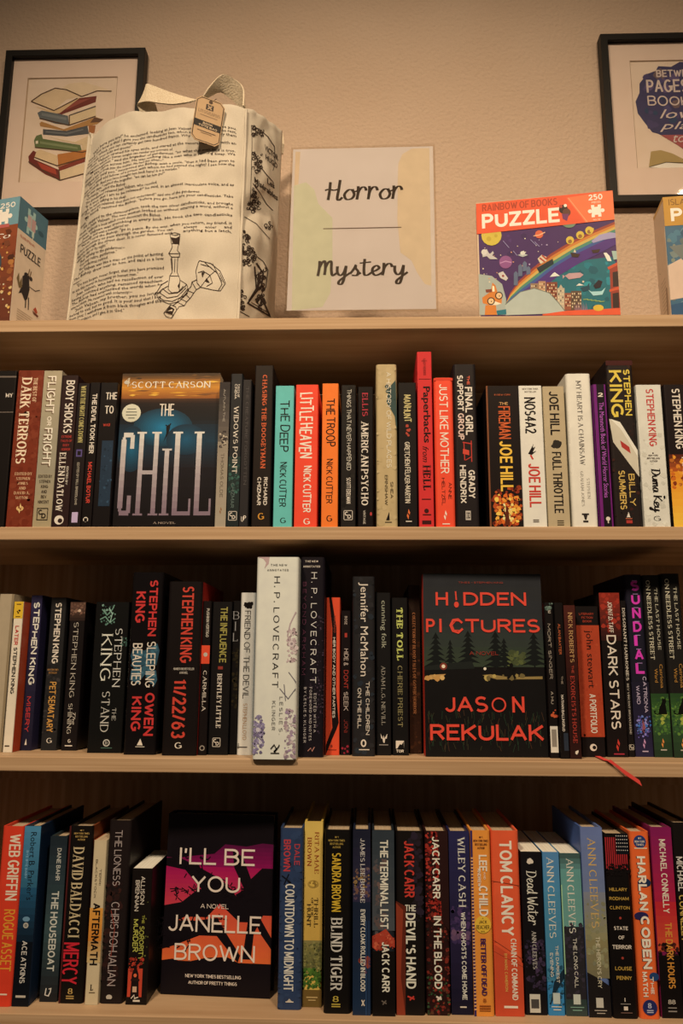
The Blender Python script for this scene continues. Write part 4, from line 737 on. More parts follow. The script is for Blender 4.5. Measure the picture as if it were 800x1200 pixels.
faceout(3, 187.5, 1165.5, 316, 1174, 957, .03, '171012', JB, 'face-out dark hardback with pale lettering over pink and orange sunset behind black palm fronds', True, None, math.radians(1.2))
bk(3, 324.5, 352.6, 973, '2d3a58', 'blue hardback with red lettering above tall white capitals, right of the sunset face-out book',
   [N(64, 40, 0, 1, 0, 1, .08, .3, ['303e5c', '28344e', '2c3854']), T('DALE', .62, .86, .09, .21, 'a83a3c', 'sans', .17), T('BROWN', .16, .46, .065, .245, 'b23a3c', 'sans', .2), L([(.1, .27), (.5, .31)], .06, '16161c'), L([(.2, .32), (.4, .26)], .05, '16161c'), L([(.35, .3), (.6, .33)], .04, '16161c'), T('COUNTDOWN TO MIDNIGHT', .26, .66, .315, .9, 'd6c8ae', 'sans', .17), R(.35, .68, .955, .96, W_), P([(.4, .955), (.5, .94), (.62, .955)], 'b9a88e')], hard=True, yb=1187)
bk(3, 354.2, 376.3, 965.5, 'd2a84a', 'pale yellow spine with brown lettering above a painted meadow of green grass',
   [G(0, .65, 'd6b054', 'c79a44', 6), G(.65, .8, '8a7a44', '5a5a30', 4), N(65, 60, 0, 1, .66, .82, .06, .18, ['7a7038', '5c5a30', '8f8448', '4a4428']), N(66, 60, 0, 1, .8, .9, .06, .18, ['4a6a24', '3c5a20', '5c7a2c', '2c4218']), R(0, 1, .91, 1, '6a5024'), T('RITA MAE', .56, .8, .06, .29, '94401c', 'serif', .15), T('BROWN', .16, .4, .09, .245, '94401c', 'serif', .15), E(.5, .345, .3, .2, 'a8843a'), E(.5, .345, .2, .12, 'd2a84a'), N(67, 6, .3, .7, .33, .36, .05, .1, ['8a6a2c']), T('THRILL', .56, .78, .42, .58, '3a2814', 'serif', .16), T('OF THE', .4, .52, .42, .52, '3a2814', 'serif', .16), T('HUNT', .18, .4, .455, .575, '3a2814', 'serif', .16), R(.2, .8, .945, .952, 'b5945a'), R(.3, .7, .96, .966, 'b5945a')], hard=True, yb=1184)
bk(3, 378.6, 410.8, 975.5, '15110e', 'thick black hardback with heavy yellow capitals above thin large white capitals',
   hl(['#1', 'NEW YORK TIMES', 'BESTSELLING', 'AUTHOR'], .14, .76, .035, .019, 'a8883c') + [T('SANDRA BROWN', .28, .62, .13, .455, 'd0a52e', 'sans', .19), T('BLIND TIGER', .26, .68, .49, .875, 'c9bca4', 'serif', .11), H('8', .34, .56, .905, .94, 'b59a3c', 'serif')] + dash(.947, .3, .62, 'b59a3c', 2, .012), hard=True, yb=1192)
bk(3, 413, 434.2, 975, '1d2030', 'slim dark blue spine with fine serif lettering over a cloudy night sky',
   [G(0, .4, '1c1c2a', '2e2a40', 8), G(.4, 1, '1c2234', '1c2c44', 8), N(68, 30, 0, 1, .22, .38, .08, .25, ['4a3c5c', '3a3048', '6a4a3c', '8a6a3c']), N(69, 8, .4, 1, .7, .78, .08, .2, ['6a2a24', '8a3a24']), L([(.75, .5), (.75, 1)], .03, '35507a'), L([(.9, .5), (.9, 1)], .03, '2c446a'), T('JAMES LEE BURKE', .42, .68, .05, .405, 'cdc0ac', 'serif', .13), T('EVERY CLOAK ROLLED IN BLOOD', .44, .7, .44, .875, 'd6c9b0', 'sans', .2), L([(.5, .92), (.65, .95)], .06, W_), L([(.65, .92), (.5, .95)], .05, W_)], hard=True, yb=1194)
bk(3, 436.3, 463, 976, '1f2224', 'black and grey spine with tall white capitals above a torn reddish band',
   [G(0, .55, '2e3436', '4a4a48', 8), N(70, 40, .1, .6, .15, .62, .05, .2, ['5c4a42', '6a5248', '4a4644', '3a3c3c']), P([(0, .58), (.35, .56), (.6, .54), (1, .6), (1, .64), (.5, .62), (.2, .66), (0, .64)], 'a83a26'), N(71, 18, 0, 1, .56, .66, .05, .16, ['a8412c', '8a3020', 'c05a3a']), R(0, 1, .66, 1, '17120f'), T('THE TERMINAL LIST', .36, .72, .055, .54, 'ddd0b6', 'sans', .16), T('JACK CARR', .42, .76, .61, .875, 'ddd0b6', 'sans', .16), L([(.4, .92), (.62, .935)], .05, '6a5c4c'), L([(.6, .918), (.45, .94)], .05, '6a5c4c')], hard=True, yb=1195)
bk(3, 464.8, 498.7, 977, '1b1512', 'thick black hardback with red name above white capitals and a dark red diagonal shape',
   [P([(0, .39), (.35, .42), (.3, 1), (0, 1)], '5c2416'), P([(0, .4), (.25, .44), (.15, .8), (.3, 1), (0, 1)], '8a3620'), N(72, 20, .5, 1, 0, .5, .08, .3, ['221a1c', '2a2028']), T('JACK CARR', .3, .66, .055, .37, 'c23a2c', 'sans', .18), H('THE', .32, .7, .41, .445, 'ddd0b6', 'sans', .18), T("DEVIL'S HAND", .34, .68, .455, .86, 'ddd0b6', 'sans', .18), L([(.38, .9), (.62, .915)], .05, 'c23a2c'), L([(.6, .9), (.45, .92)], .05, 'c23a2c')], hard=True, yb=1194)
bk(3, 500, 528.3, 977, '2a1310', 'red and black camouflage-mottled hardback with white capitals on the bottom row',
   [N(73, 120, 0, 1, 0, .5, .05, .16, ['7a1f18', '9a2a1e', '4a1612', 'b0382a']), N(74, 70, 0, 1, .45, 1, .05, .16, ['3a1812', '5a2018', '1f1a14', '7a2a1e']), N(75, 24, 0, 1, .8, 1, .05, .14, ['3a5230', '2a3a22', '8a2c20']), P([(.55, 0), (1, 0), (1, .55), (.7, .5)], '2a1512'), T('JACK CARR', .32, .64, .03, .375, 'e0d2b8', 'sans', .17), T('IN THE BLOOD', .34, .66, .47, .86, 'e0d2b8', 'sans', .17), L([(.4, .9), (.62, .915)], .07, W_), L([(.6, .9), (.45, .92)], .07, W_)], hard=True, yb=1194)
bk(3, 529.2, 554.3, 977, '221e42', 'indigo hardback with white capitals over a dim purple shoreline, left of the orange striped-edge one',
   [G(0, .45, '29264e', '26213e', 8), G(.45, 1, '2c2240', '1a1626', 8), N(76, 26, 0, 1, .42, .62, .1, .3, ['3c2c50', '4a3458', '2c2440']), N(77, 10, 0, 1, .56, .6, .1, .3, ['6a4a5c', '5c4258']), T('WILEY CASH', .44, .78, .035, .42, 'd6cabc', 'serif', .14), T('WHEN GHOSTS COME HOME', .52, .74, .45, .92, 'd6cabc', 'sans', .18), R(.4, .7, .955, .962, W_)], hard=True, yb=1193)
bk(3, 555.8, 580, 976, 'e08a35', 'amber orange hardback with purple capitals and a round yellow badge in the middle',
   [R(.0, .1, 0, 1, '3a2858')] + [R(0, .12, .15+i*.018, .158+i*.018, 'd9a06a') for i in range(46)] + hl(['#1', 'NEW YORK TIMES', 'BESTSELLING', 'AUTHOR'], .15, .9, .03, .02, '5c2c1c') + [T('LEE', .4, .8, .135, .225, 'efdcb4', 'sans', .2), T('AND', .62, .72, .23, .27, 'efdcb4'), T('ANDREW', .32, .48, .21, .31, 'efdcb4', 'sans', .18), T('CHILD', .36, .8, .305, .47, 'efdcb4', 'sans', .2), E(.52, .515, .4, .4, 'e2b03a'), H('A', .48, .56, .478, .486, '2a1a14'), H('JACK', .32, .72, .492, .51, '2a1a14', 'sans', .2), H('REACHER', .2, .84, .518, .54, '2a1a14', 'sans', .22), H('NOVEL', .42, .62, .548, .556, '2a1a14'), T('BETTER OFF DEAD', .38, .64, .59, .89, '43204e', 'sans', .22), H('8', .42, .6, .905, .925, 'a85c24')] + dash(.94, .25, .8, 'a85c24', 3, .012), hard=True, yb=1194.5)
bk(3, 580.8, 614.5, 976, 'dd5730', 'thick orange-red hardback with very large white capitals on the bottom row',
   [P([(0, .62), (1, .72), (1, 1), (0, 1)], 'c84a2a'), L([(0, .28), (.45, .29), (1, .305)], .02, '5c2818'), L([(0, .6), (.4, .64), (1, .7)], .02, '8a3520'), L([(0, .66), (1, .74)], .015, '8a3520'), T('TOM CLANCY', .3, .74, .055, .575, 'ecdcc0', 'sans', .19), T('CHAIN OF COMMAND', .6, .8, .59, .915, 'ecdcc0', 'sans', .17), T('BY MARC CAMERON', .36, .46, .67, .87, 'd9a24c', 'sans', .16), T('Putnam', 0, .01, .99, .991, 'ecdcc0', 'bf'), R(.3, .78, .945, .957, 'ecdcc0')], hard=True, yb=1194)
AC = 'd9ccb0'
bk(3, 616, 641.8, 1000, '191516', 'short black paperback with handwritten white title and purple ground, right of the thick orange-red hardback',
   [N(80, 50, .1, 1, .55, .85, .06, .2, ['2a2230', '3a2c3a', '241e28', '463448']), N(81, 3, .36, .52, .04, .07, .1, .16, [W_]), T('Dead Water', .26, .74, .12, .455, AC, 'script', .08), T('ANN CLEEVES', .4, .6, .495, .725, 'b9ac98', 'serif', .12), R(.2, .68, .875, .985, 'c9bca0'), R(.26, .62, .905, .96, '4a443c')], yb=1192, pages=M_PAGEW)
bk(3, 642.7, 662.4, 1000, '3a7fb0', 'short bright blue paperback with pale capitals, second of the four books by one author',
   [G(0, .25, '527ea8', '4a82a2', 5), G(.25, .8, '4a82a0', '42788e', 6), N(82, 24, 0, 1, .7, .95, .08, .25, ['35708f', '1f3a4a', '2c5a74']), P([(.1, .95), (.4, .8), (1, .72), (1, .78), (.5, .86)], '1a2a36'), T('ANN CLEEVES', .24, .66, .035, .535, AC, 'serif', .12), T('THE DARKEST', .56, .74, .58, .805, AC, 'sans', .16), T('EVENING', .22, .4, .625, .77, AC, 'sans', .16), R(.3, .72, .865, .93, 'b9bca8'), R(.2, .8, .945, .95, AC), R(.3, .75, .962, .968, AC)], yb=1192, pages=M_PAGEW)
bk(3, 663.8, 688.3, 1001, '4f7268', 'short sea-green paperback fading to dark below, with pale capitals and one pale green edge',
   [G(0, .1, '3a4a42', '5c8478', 3), G(.1, .46, '5f8f80', '6a9482', 6), R(0, 1, .46, 1, '2a2626'), N(83, 40, 0, 1, .43, .9, .06, .2, ['332c30', '242224', '3a3238']), G(.9, 1, '2e3a34', '3a443a', 3), R(0, .05, .2, .75, '9fc08a'), T('ANN CLEEVES', .3, .64, .035, .5, AC, 'serif', .12), T('THE LONG CALL', .46, .64, .53, .83, AC, 'sans', .13), R(.36, .7, .87, .93, 'c2c0a8'), R(.2, .85, .945, .95, '7a9a80'), R(.3, .75, .962, .968, '7a9a80')], yb=1192, pages=M_PAGEW)
bk(3, 690.3, 716.6, 970, '5a6a98', 'tall blue-lilac hardback fading to sand and black, with sand-coloured capitals',
   [G(0, .35, '66709c', '6c7490', 8), G(.35, .6, '7a7a80', '8f8458', 7), G(.6, .8, '8a7c50', '74694a', 5), P([(0, .77), (.5, .8), (1, .84), (1, 1), (0, 1)], '1e1916'), N(84, 20, 0, 1, .4, .75, .08, .25, ['8a8258', '7c7658', '948c62']), T('ANN CLEEVES', .3, .66, .06, .54, 'c8a05c', 'serif', .12), T("THE HERON'S CRY", .46, .64, .585, .85, 'd2c29a', 'sans', .14), R(.34, .66, .9, .95, 'c2b69c'), R(.25, .8, .962, .966, 'b9a88e'), R(.35, .72, .976, .98, 'b9a88e')], hard=True, yb=1193, left='47598c')
FLAG = [R(0, .9, 0, .2, '16110f')] + [R(.03+i*.083*1.0, .03+i*.083+.045, .02, .2, 'a8282a') for i in range(11)] + [R(.46, .98, .0, .115, '14161c')] + [E(.5+(i % 6)*.085, .012+(i//6)*.02, .02, .02, 'cdbfa8') for i in range(30)] + [N(85, 30, 0, 1, .17, .23, .05, .12, ['16110f', '1a1412'])]
bk(3, 718.8, 748.6, 977, '16110f', 'black hardback with a faded star-and-stripe flag on top and short stacked gold lines',
   FLAG + [H('HILLARY', .1, .82, .3, .318, 'b98f3c', 'sans', .18), H('RODHAM', .08, .86, .35, .368, 'b98f3c', 'sans', .18), H('CLINTON', .08, .88, .4, .418, 'b98f3c', 'sans', .18), E(.48, .465, .05, .05, 'a03a2c'), H('STATE', .2, .76, .51, .53, W_, 'sans', .18), H('OF', .36, .6, .56, .58, W_, 'sans', .18), H('TERROR', .1, .86, .61, .632, W_, 'sans', .18), E(.48, .68, .05, .05, 'a03a2c'), H('LOUISE', .16, .82, .725, .745, 'b98f3c', 'sans', .18), H('PENNY', .2, .8, .775, .795, 'b98f3c', 'sans', .18), L([(.48, .89), (.48, .91)], .03, W_), R(.3, .7, .92, .924, GY), R(.42, .58, .935, .955, W_), R(.3, .75, .966, .97, '7a5a4a')], hard=True, yb=1193.5)
bk(3, 750.2, 774, 974, 'e0602a', 'orange spine with a dark blue badge at each end and bold outlined white capitals',
   [E(.5, .055, .32, .32, '25386e'), H('#1', .42, .58, .03, .042, W_), H('NEW YORK', .24, .76, .048, .06, W_), H('TIMES', .3, .7, .066, .077, W_), R(.2, .85, .088, .094, 'e8c49c'), E(.6, .28, .34, .22, '1d2a4c'), E(.35, .46, .36, .2, '2a2452'), E(.8, .78, .24, .2, '24406e'), T('HARLAN', .26, .72, .135, .43, '2a2228', 'sans', .3), T('HARLAN', .3, .72, .135, .43, 'ecdcb8', 'sans', .24), T('COBEN', .26, .74, .46, .74, '2a2228', 'sans', .3), T('COBEN', .3, .74, .46, .74, 'ecdcb8', 'sans', .24), T('THE', .6, .76, .78, .87, 'ecdcb8', 'sans', .22), T('MATCH', .22, .46, .755, .885, 'ecdcb8', 'sans', .22), E(.5, .94, .36, .36, '25295e'), H('8', .4, .58, .915, .945, 'b5b0c0', 'serif'), R(.34, .66, .952, .957, 'b5b0c0'), R(.34, .66, .962, .967, 'b5b0c0')], hard=True, yb=1193)
bk(3, 775.8, 801, 968, '7a1c44', 'magenta hardback glowing orange then black below, with cream and yellow capitals',
   [G(0, .4, '7d1b4a', 'a8203a', 8), G(.4, .66, 'b8242c', 'c8502a', 7), N(86, 30, 0, 1, .62, .7, .08, .2, ['3a1814', '1a1210', '5a2418']), R(0, 1, .68, 1, '17110f'), T('MICHAEL CONNELLY', .38, .68, .065, .46, 'ddc9a8', 'sans', .16), T('THE DARK HOURS', .4, .72, .51, .85, 'd28a34', 'sans', .15), H('8', .32, .48, .905, .93, 'b9a88e', 'serif'), H('8', .5, .66, .905, .93, 'b9a88e', 'serif'), R(.3, .7, .945, .95, GY), R(.3, .7, .962, .968, GY)], hard=True, yb=1191)
bk(3, 802.5, 828, 962, '1b1512', 'black hardback with yellowish capitals, mostly cut off by the right edge of the bottom row',
   [T('MICHAEL', .1, .4, .18, .36, 'cdbfa8', 'sans', .16), T('CONNELLY', .1, .4, .38, .62, 'c2a04a', 'sans', .16)], hard=True, yb=1190)
build_rows()

# ------------------------------------------------------------------ things on the top shelf
def on_plane(x, y, o, n):
    d = ray(x, y); return CAM + d*((Vector(o)-CAM).dot(n)/d.dot(n))
def conv(face, sc, ox, oy):
    """reads crop pixels of the photograph onto the plane of a printed face, as fractions of it"""
    def g(*pts):
        out = []
        for x, y in pts:
            p = on_plane(ox+x/sc, oy+y/sc, face.o, face.n) - face.o
            out.append((min(1, max(0, p.dot(face.U)/face.W)), min(1, max(0, p.dot(face.V)/face.H))))
        return out
    return g
def box_of(g, x0, y0, x1, y1):
    (a, b), (c, d) = g((x0, y0), (x1, y1)); return a, c, b, d

# ---- framed pictures
YF = YW-.022
def picture(tl, tr, yb, label, art_fn, window, w=None):
    A = atY(*tl, YF); x0 = A.x; z1 = A.z
    x1 = atY(*tr, YF).x if w is None else x0+w
    z0 = atY((tl[0]+60), yb, YF).z
    root = empty('framed_picture', label, 'picture', 'framed book pictures on the wall', (x0, YF, z0))
    Wd, Ht = x1-x0, z1-z0; b = .0135
    mb = MB(); ins = [(0, 0), (Wd, 0), (Wd, Ht), (0, Ht)]; inn = [(b, b), (Wd-b, b), (Wd-b, Ht-b), (b, Ht-b)]
    for i in range(4):
        j = (i+1) % 4
        q = [ins[i], ins[j], inn[j], inn[i]]
        vs = [(x, 0, z) for x, z in q] + [(x, .0218, z) for x, z in q]
        mb.add(vs, [(0, 1, 2, 3), (7, 6, 5, 4), (0, 4, 5, 1), (3, 2, 6, 7)], M_FRAME)
    mb.build('frame', root, bevel=.0008)
    yy = .010
    fake = MB(); f = Face(fake, (0, 0, 0), (1, 0, 0), (0, 0, -1), 1, 1, (0, -1, 0))
    f.o = Vector((x0, YF+yy+.002, z1))
    g0 = lambda p: on_plane(p[0], p[1], f.o, Vector((0, -1, 0)))
    wl, wr, wt, wb = g0(window[0]).x-x0, g0(window[1]).x-x0, g0(window[0]).z-z0, g0(window[2]).z-z0
    # mat board with a bevelled window
    mb = MB(); o4 = [(b, b), (Wd-b, b), (Wd-b, Ht-b), (b, Ht-b)]; i4 = [(wl, wb), (wr, wb), (wr, wt), (wl, wt)]; e = .0015; k4 = [(wl+e, wb+e), (wr-e, wb+e), (wr-e, wt-e), (wl+e, wt-e)]
    for i in range(4):
        j = (i+1) % 4
        mb.add([(x, yy, z) for x, z in (o4[i], o4[j], i4[j], i4[i])], [(0, 1, 2, 3)], M_MAT)
        mb.add([(i4[i][0], yy, i4[i][1]), (i4[j][0], yy, i4[j][1]), (k4[j][0], yy+.002, k4[j][1]), (k4[i][0], yy+.002, k4[i][1])], [(0, 1, 2, 3)], ink('b08c66'))
    mb.build('mat_board', root)
    mb = MB(); mb.add([(wl, yy+.0022, wb), (wr, yy+.0022, wb), (wr, yy+.0022, wt), (wl, yy+.0022, wt)], [(0, 1, 2, 3)], M_PAPER)
    fc = Face(mb, (wl, yy+.0022, wt), (1, 0, 0), (0, 0, -1), wr-wl, wt-wb, (0, -1, 0), eps=.00008)
    fw = Face(MB(), (x0+wl, YF+yy+.0022, z0+wt), (1, 0, 0), (0, 0, -1), wr-wl, wt-wb, (0, -1, 0))
    fc.draw(art_fn(fw)); mb.build('print', root)
    mb = MB(); mb.box((b, .0065, b), (Wd-b, .0078, Ht-b), M_GLASS); mb.build('glass', root)
    return root
def art_books(fw):
    g = conv(fw, 6.154, 0, 50); a = []
    def s(c, *p): a.append(P(g(*p), c))
    def ln(c, w, *p): a.append(L(g(*p), w, c))
    s('d0ab7c', (225, 435), (300, 380), (400, 335), (480, 345), (580, 392), (480, 415), (390, 495), (300, 460)); s('d6b386', (430, 345), (500, 300), (600, 288), (720, 318), (800, 345), (700, 345), (640, 362), (590, 392), (520, 360))
    s('6b2a1f', (392, 500), (470, 450), (560, 405), (697, 385), (690, 430), (560, 480), (430, 530)); s('8a4030', (470, 470), (560, 420), (660, 400), (600, 430), (480, 490)); s('c9a06c', (250, 470), (390, 500), (560, 405), (585, 395), (430, 515), (380, 520))
    s('5c5a52', (270, 515), (300, 498), (490, 532), (497, 600), (400, 592), (285, 556)); s('716d62', (300, 515), (480, 545), (480, 565), (300, 535)); s('cdab7a', (500, 530), (690, 462), (692, 530), (500, 595)); s('5a4a3a', (500, 525), (690, 455), (692, 465), (500, 535))
    s('a5713a', (285, 592), (300, 578), (460, 630), (690, 537), (745, 555), (700, 590), (470, 642), (290, 612)); s('5c3a24', (680, 540), (745, 552), (720, 575), (650, 580))
    s('484540', (310, 632), (480, 642), (630, 600), (642, 660), (480, 682), (310, 672)); s('625d54', (330, 645), (480, 655), (600, 625), (600, 635), (480, 668), (330, 658)); s('99592b', (640, 600), (690, 598), (682, 650), (642, 665))
    s('caa777', (360, 690), (540, 722), (680, 655), (668, 690), (590, 740), (450, 715)); s('5c6236', (245, 715), (262, 682), (300, 668), (310, 702), (580, 742), (592, 792), (300, 772), (252, 764)); s('787a4c', (290, 720), (560, 758), (560, 772), (290, 738)); s('c8a676', (590, 738), (680, 692), (655, 780), (592, 790)); s('d8c09a', (258, 720), (275, 716), (275, 738), (258, 740))
    s('cfa976', (250, 800), (290, 780), (415, 822), (412, 890), (250, 838)); s('ae672b', (415, 812), (640, 772), (640, 822), (420, 902)); s('7a2c1c', (420, 905), (640, 822), (640, 852), (430, 932))
    s('6a241a', (205, 832), (240, 788), (262, 800), (245, 850), (420, 922), (432, 1000), (330, 960), (210, 882)); s('a03a24', (270, 870), (400, 920), (410, 960), (300, 920)); s('d2af7f', (430, 932), (620, 872), (612, 942), (432, 996))
    for q in (((225, 435), (300, 380), (400, 335), (480, 345), (590, 392), (700, 350), (805, 350)), ((225, 435), (390, 497), (560, 405)), ((430, 1000), (620, 945)), ((205, 870), (430, 1000)), ((425, 920), (432, 1000)), ((250, 838), (412, 895), (640, 825)), ((285, 556), (497, 602), (690, 532)), ((252, 766), (592, 794), (660, 780)), ((500, 530), (500, 600))): ln('4a2e1a', .012, *q)
    return a
def art_quote(fw):
    g = conv(fw, 5, 680, 20); a = []
    def mir(p): return [(2*625-x, y) for x, y in p[::-1]]
    half = [(625, 790), (560, 745), (500, 705), (455, 682), (420, 672), (375, 615), (335, 560), (322, 490), (345, 440), (345, 385), (390, 330), (440, 312), (455, 285), (530, 290), (580, 262), (625, 262)]
    a.append(P(g(*(half+mir(half))), '3c3450'))
    rg = random.Random(3)
    for i in range(60):
        x, y = rg.uniform(370, 880), rg.uniform(310, 640); r = rg.uniform(12, 34)
        a.append(P(g(*[(x+r*rg.uniform(.6, 1.2)*math.cos(t), y+r*rg.uniform(.6, 1.2)*math.sin(t)) for t in (0, 1, 2, 3, 4, 5)]), rg.choice(['4a3f60', '33304a', '2d3a52', '5a4862', '463a58', '6a5048'])))
    a.append(P(g((470, 690), (780, 690), (690, 745), (625, 790), (560, 745)), '9c4a42'))
    a.append(P(g((400, 875), (412, 785), (470, 778), (540, 800), (600, 832), (625, 850), (600, 858), (500, 850)), 'a4834a')); a.append(P(g((625, 850), (650, 832), (710, 800), (780, 778), (838, 785), (850, 875), (750, 850), (650, 858)), 'a4834a'))
    a.append(P(g((400, 878), (500, 852), (625, 862), (750, 852), (850, 878), (750, 885), (625, 890), (500, 885)), 'e2ccaa')); a.append(L(g((402, 876), (500, 850), (625, 856), (750, 850)), .01, '4a3820'))
    c = 'c9ab92'
    for t, x0, x1, y0, y1, st in (('BETWEEN THE', 440, 830, 308, 350, 'sans'), ('PAGES OF A', 382, 850, 365, 440, 'sans'), ('BOOK IS A', 390, 850, 462, 520, 'hand')):
        u0, u1, v0, v1 = box_of(g, x0, y0, x1, y1); a.append(H(t, u0, u1, v0, v1, c, st, .17 if st == 'sans' else .13))
    for t, x0, x1, y0, y1 in (('lovely', 460, 800, 540, 610), ('place', 460, 770, 612, 672), ('to be', 540, 720, 680, 735)):
        u0, u1, v0, v1 = box_of(g, x0, y0, x1, y1); a.append(H(t, u0, u1, v0, v1, c, 'bfi'))
    return a
picture((7, 61), (170, 57), 251, 'black-framed watercolour of a leaning pile of old books, on the wall behind the tote', art_books, ((33, 94), (138, 94), (33, 216)))
picture((703, 38), (868, 34), 235, 'black-framed print of pale words on a dark round shape above an open book', art_quote, ((737, 71), (840, 71), (745, 197)))

# ---- sign in a clear holder
ZS = ZT[0]
o = Vector((0, 0, 0))
TL, TR, BL = atY(343.5, 172.5, .050), atY(507, 168.5, .046), atY(338.5, 361.5, .020)
U = (TR-TL).normalized(); V = (BL-TL); V = (V-U*V.dot(U)).normalized(); Nn = V.cross(U).normalized()
if Nn.y > 0: Nn = -Nn
Wd = (TR-TL).length; Ht = (BL-TL).length; zc = ZS+.0002
sg = empty('sign_holder', 'clear upright holder with a pale card in handwritten script, between tote and puzzle box', 'sign', None, (BL.x, BL.y, zc))
inv = Vector((BL.x, BL.y, zc))
def slab(mb, o_, a, b, c0, c1, m):
    vs = []
    for n in (c0, c1):
        for q in ((a[0], a[1]), (b[0], a[1]), (b[0], b[1]), (a[0], b[1])): vs.append(o_+U*q[0]+V*q[1]+Nn*n)
    mb.add(vs, [(0, 1, 2, 3), (7, 6, 5, 4), (0, 4, 5, 1), (1, 5, 6, 2), (2, 6, 7, 3), (3, 7, 4, 0)], m)
mb = MB(); TLl = TL-inv; hh = Ht+.004
slab(mb, TLl, (-.003, -.003), (Wd+.003, hh), -.0026, -.0008, M_ACRYL); slab(mb, TLl, (-.003, -.003), (Wd+.003, hh), .0008, .0022, M_ACRYL)
fz = (BL-inv).z
mb.box((-.006, -.016, 0), (Wd+.006, .05, .0025), M_ACRYL)
mb.build('acrylic_holder', sg, bevel=.0006)
mb = MB(); slab(mb, TLl, (0, 0), (Wd, Ht), -.0003, .0002, M_CARD)
f = Face(mb, TLl, U, V, Wd, Ht, Nn, eps=.00025); fw = Face(MB(), TL, U, V, Wd, Ht, Nn); g = conv(fw, 4.21, 330, 160)
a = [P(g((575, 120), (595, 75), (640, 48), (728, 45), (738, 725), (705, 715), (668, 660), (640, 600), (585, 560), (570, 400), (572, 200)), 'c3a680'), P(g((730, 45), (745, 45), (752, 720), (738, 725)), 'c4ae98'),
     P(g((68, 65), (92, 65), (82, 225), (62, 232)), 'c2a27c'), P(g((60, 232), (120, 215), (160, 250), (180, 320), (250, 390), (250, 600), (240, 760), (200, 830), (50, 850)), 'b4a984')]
k = '2a1a10'
for t, x0, x1, y0, y1 in (('Horror', 215, 592, 200, 300), ('Mystery', 180, 622, 592, 716)):
    u0, u1, v0, v1 = box_of(g, x0, (y0+3), x1, y1); v0 = g(((x0+x1)/2, y0))[0][1]; v1 = g(((x0+x1)/2, y1))[0][1]
    a.append(H(t, u0, u1, v0, v1, k, 'script', .105 if t == 'Horror' else .088))
a.append(L(g((205, 444), (590, 436)), .0075, '5c4432'))
f.draw(a); mb.build('sign_card', sg)

# ---- puzzle boxes
def piece_icon(u, v, r, asp, c):
    out = [R(u-r*.62, u+r*.62, v-r*.62*asp, v+r*.62*asp, c)]
    for dx, dy in ((1, 0), (-1, 0)): out.append(E(u+dx*r*.85, v, r*.3, r*.3, c))
    for dx in (-1, 1):
        for dy in (-1, 1): out.append(R(u+dx*r*.45-r*.22, u+dx*r*.45+r*.22, v+dy*r*.7*asp-r*.25*asp, v+dy*r*.7*asp+r*.25*asp, c))
    return out
def puzzle(edge_px, top_px, yv, rot, w_or_px, depth, body, label, front_fn, side_fn, side, anchor):
    """anchor 'R': the given upright edge is the front right one, 'L': the front left one"""
    Y = yv; X = findX(edge_px, Y, ZS); Ptop = atY(*top_px, Y); h = Ptop.z-ZS; X = Ptop.x
    c, s = math.cos(rot), math.sin(rot)
    if anchor == 'L' and w_or_px > 1:
        lo, hi = .02, .5
        for _ in range(50):
            m = (lo+hi)/2
            if project((X+c*m, Y-s*m, ZS))[0] < w_or_px: lo = m
            else: hi = m
        w = lo
    else: w = w_or_px
    x0, y0 = (X, Y) if anchor == 'L' else (X-c*w, Y+s*w)
    root = empty('puzzle_box', label, 'puzzle', 'jigsaw puzzle boxes on the top shelf', (x0, y0, ZS+.0002)); root.rotation_euler.z = -rot
    lid = MB(); lid.box((0, 0, 0), (w, depth, h), ink(body, .3))
    Rm = Matrix.Rotation(-rot, 3, 'Z')
    fw = Face(MB(), Vector((x0, y0, ZS+h)), Rm @ Vector((1, 0, 0)), (0, 0, -1), w, h, Rm @ Vector((0, -1, 0)))
    Face(lid, (0, 0, h), (1, 0, 0), (0, 0, -1), w, h, (0, -1, 0)).draw(front_fn(fw))
    if side == 'R': Face(lid, (w, 0, h), (0, 1, 0), (0, 0, -1), depth, h, (1, 0, 0)).draw(side_fn())
    else: Face(lid, (0, depth, h), (0, -1, 0), (0, 0, -1), depth, h, (-1, 0, 0)).draw(side_fn())
    lid.build('printed_lid', root)
    return root
PW = 'e6d2b4'
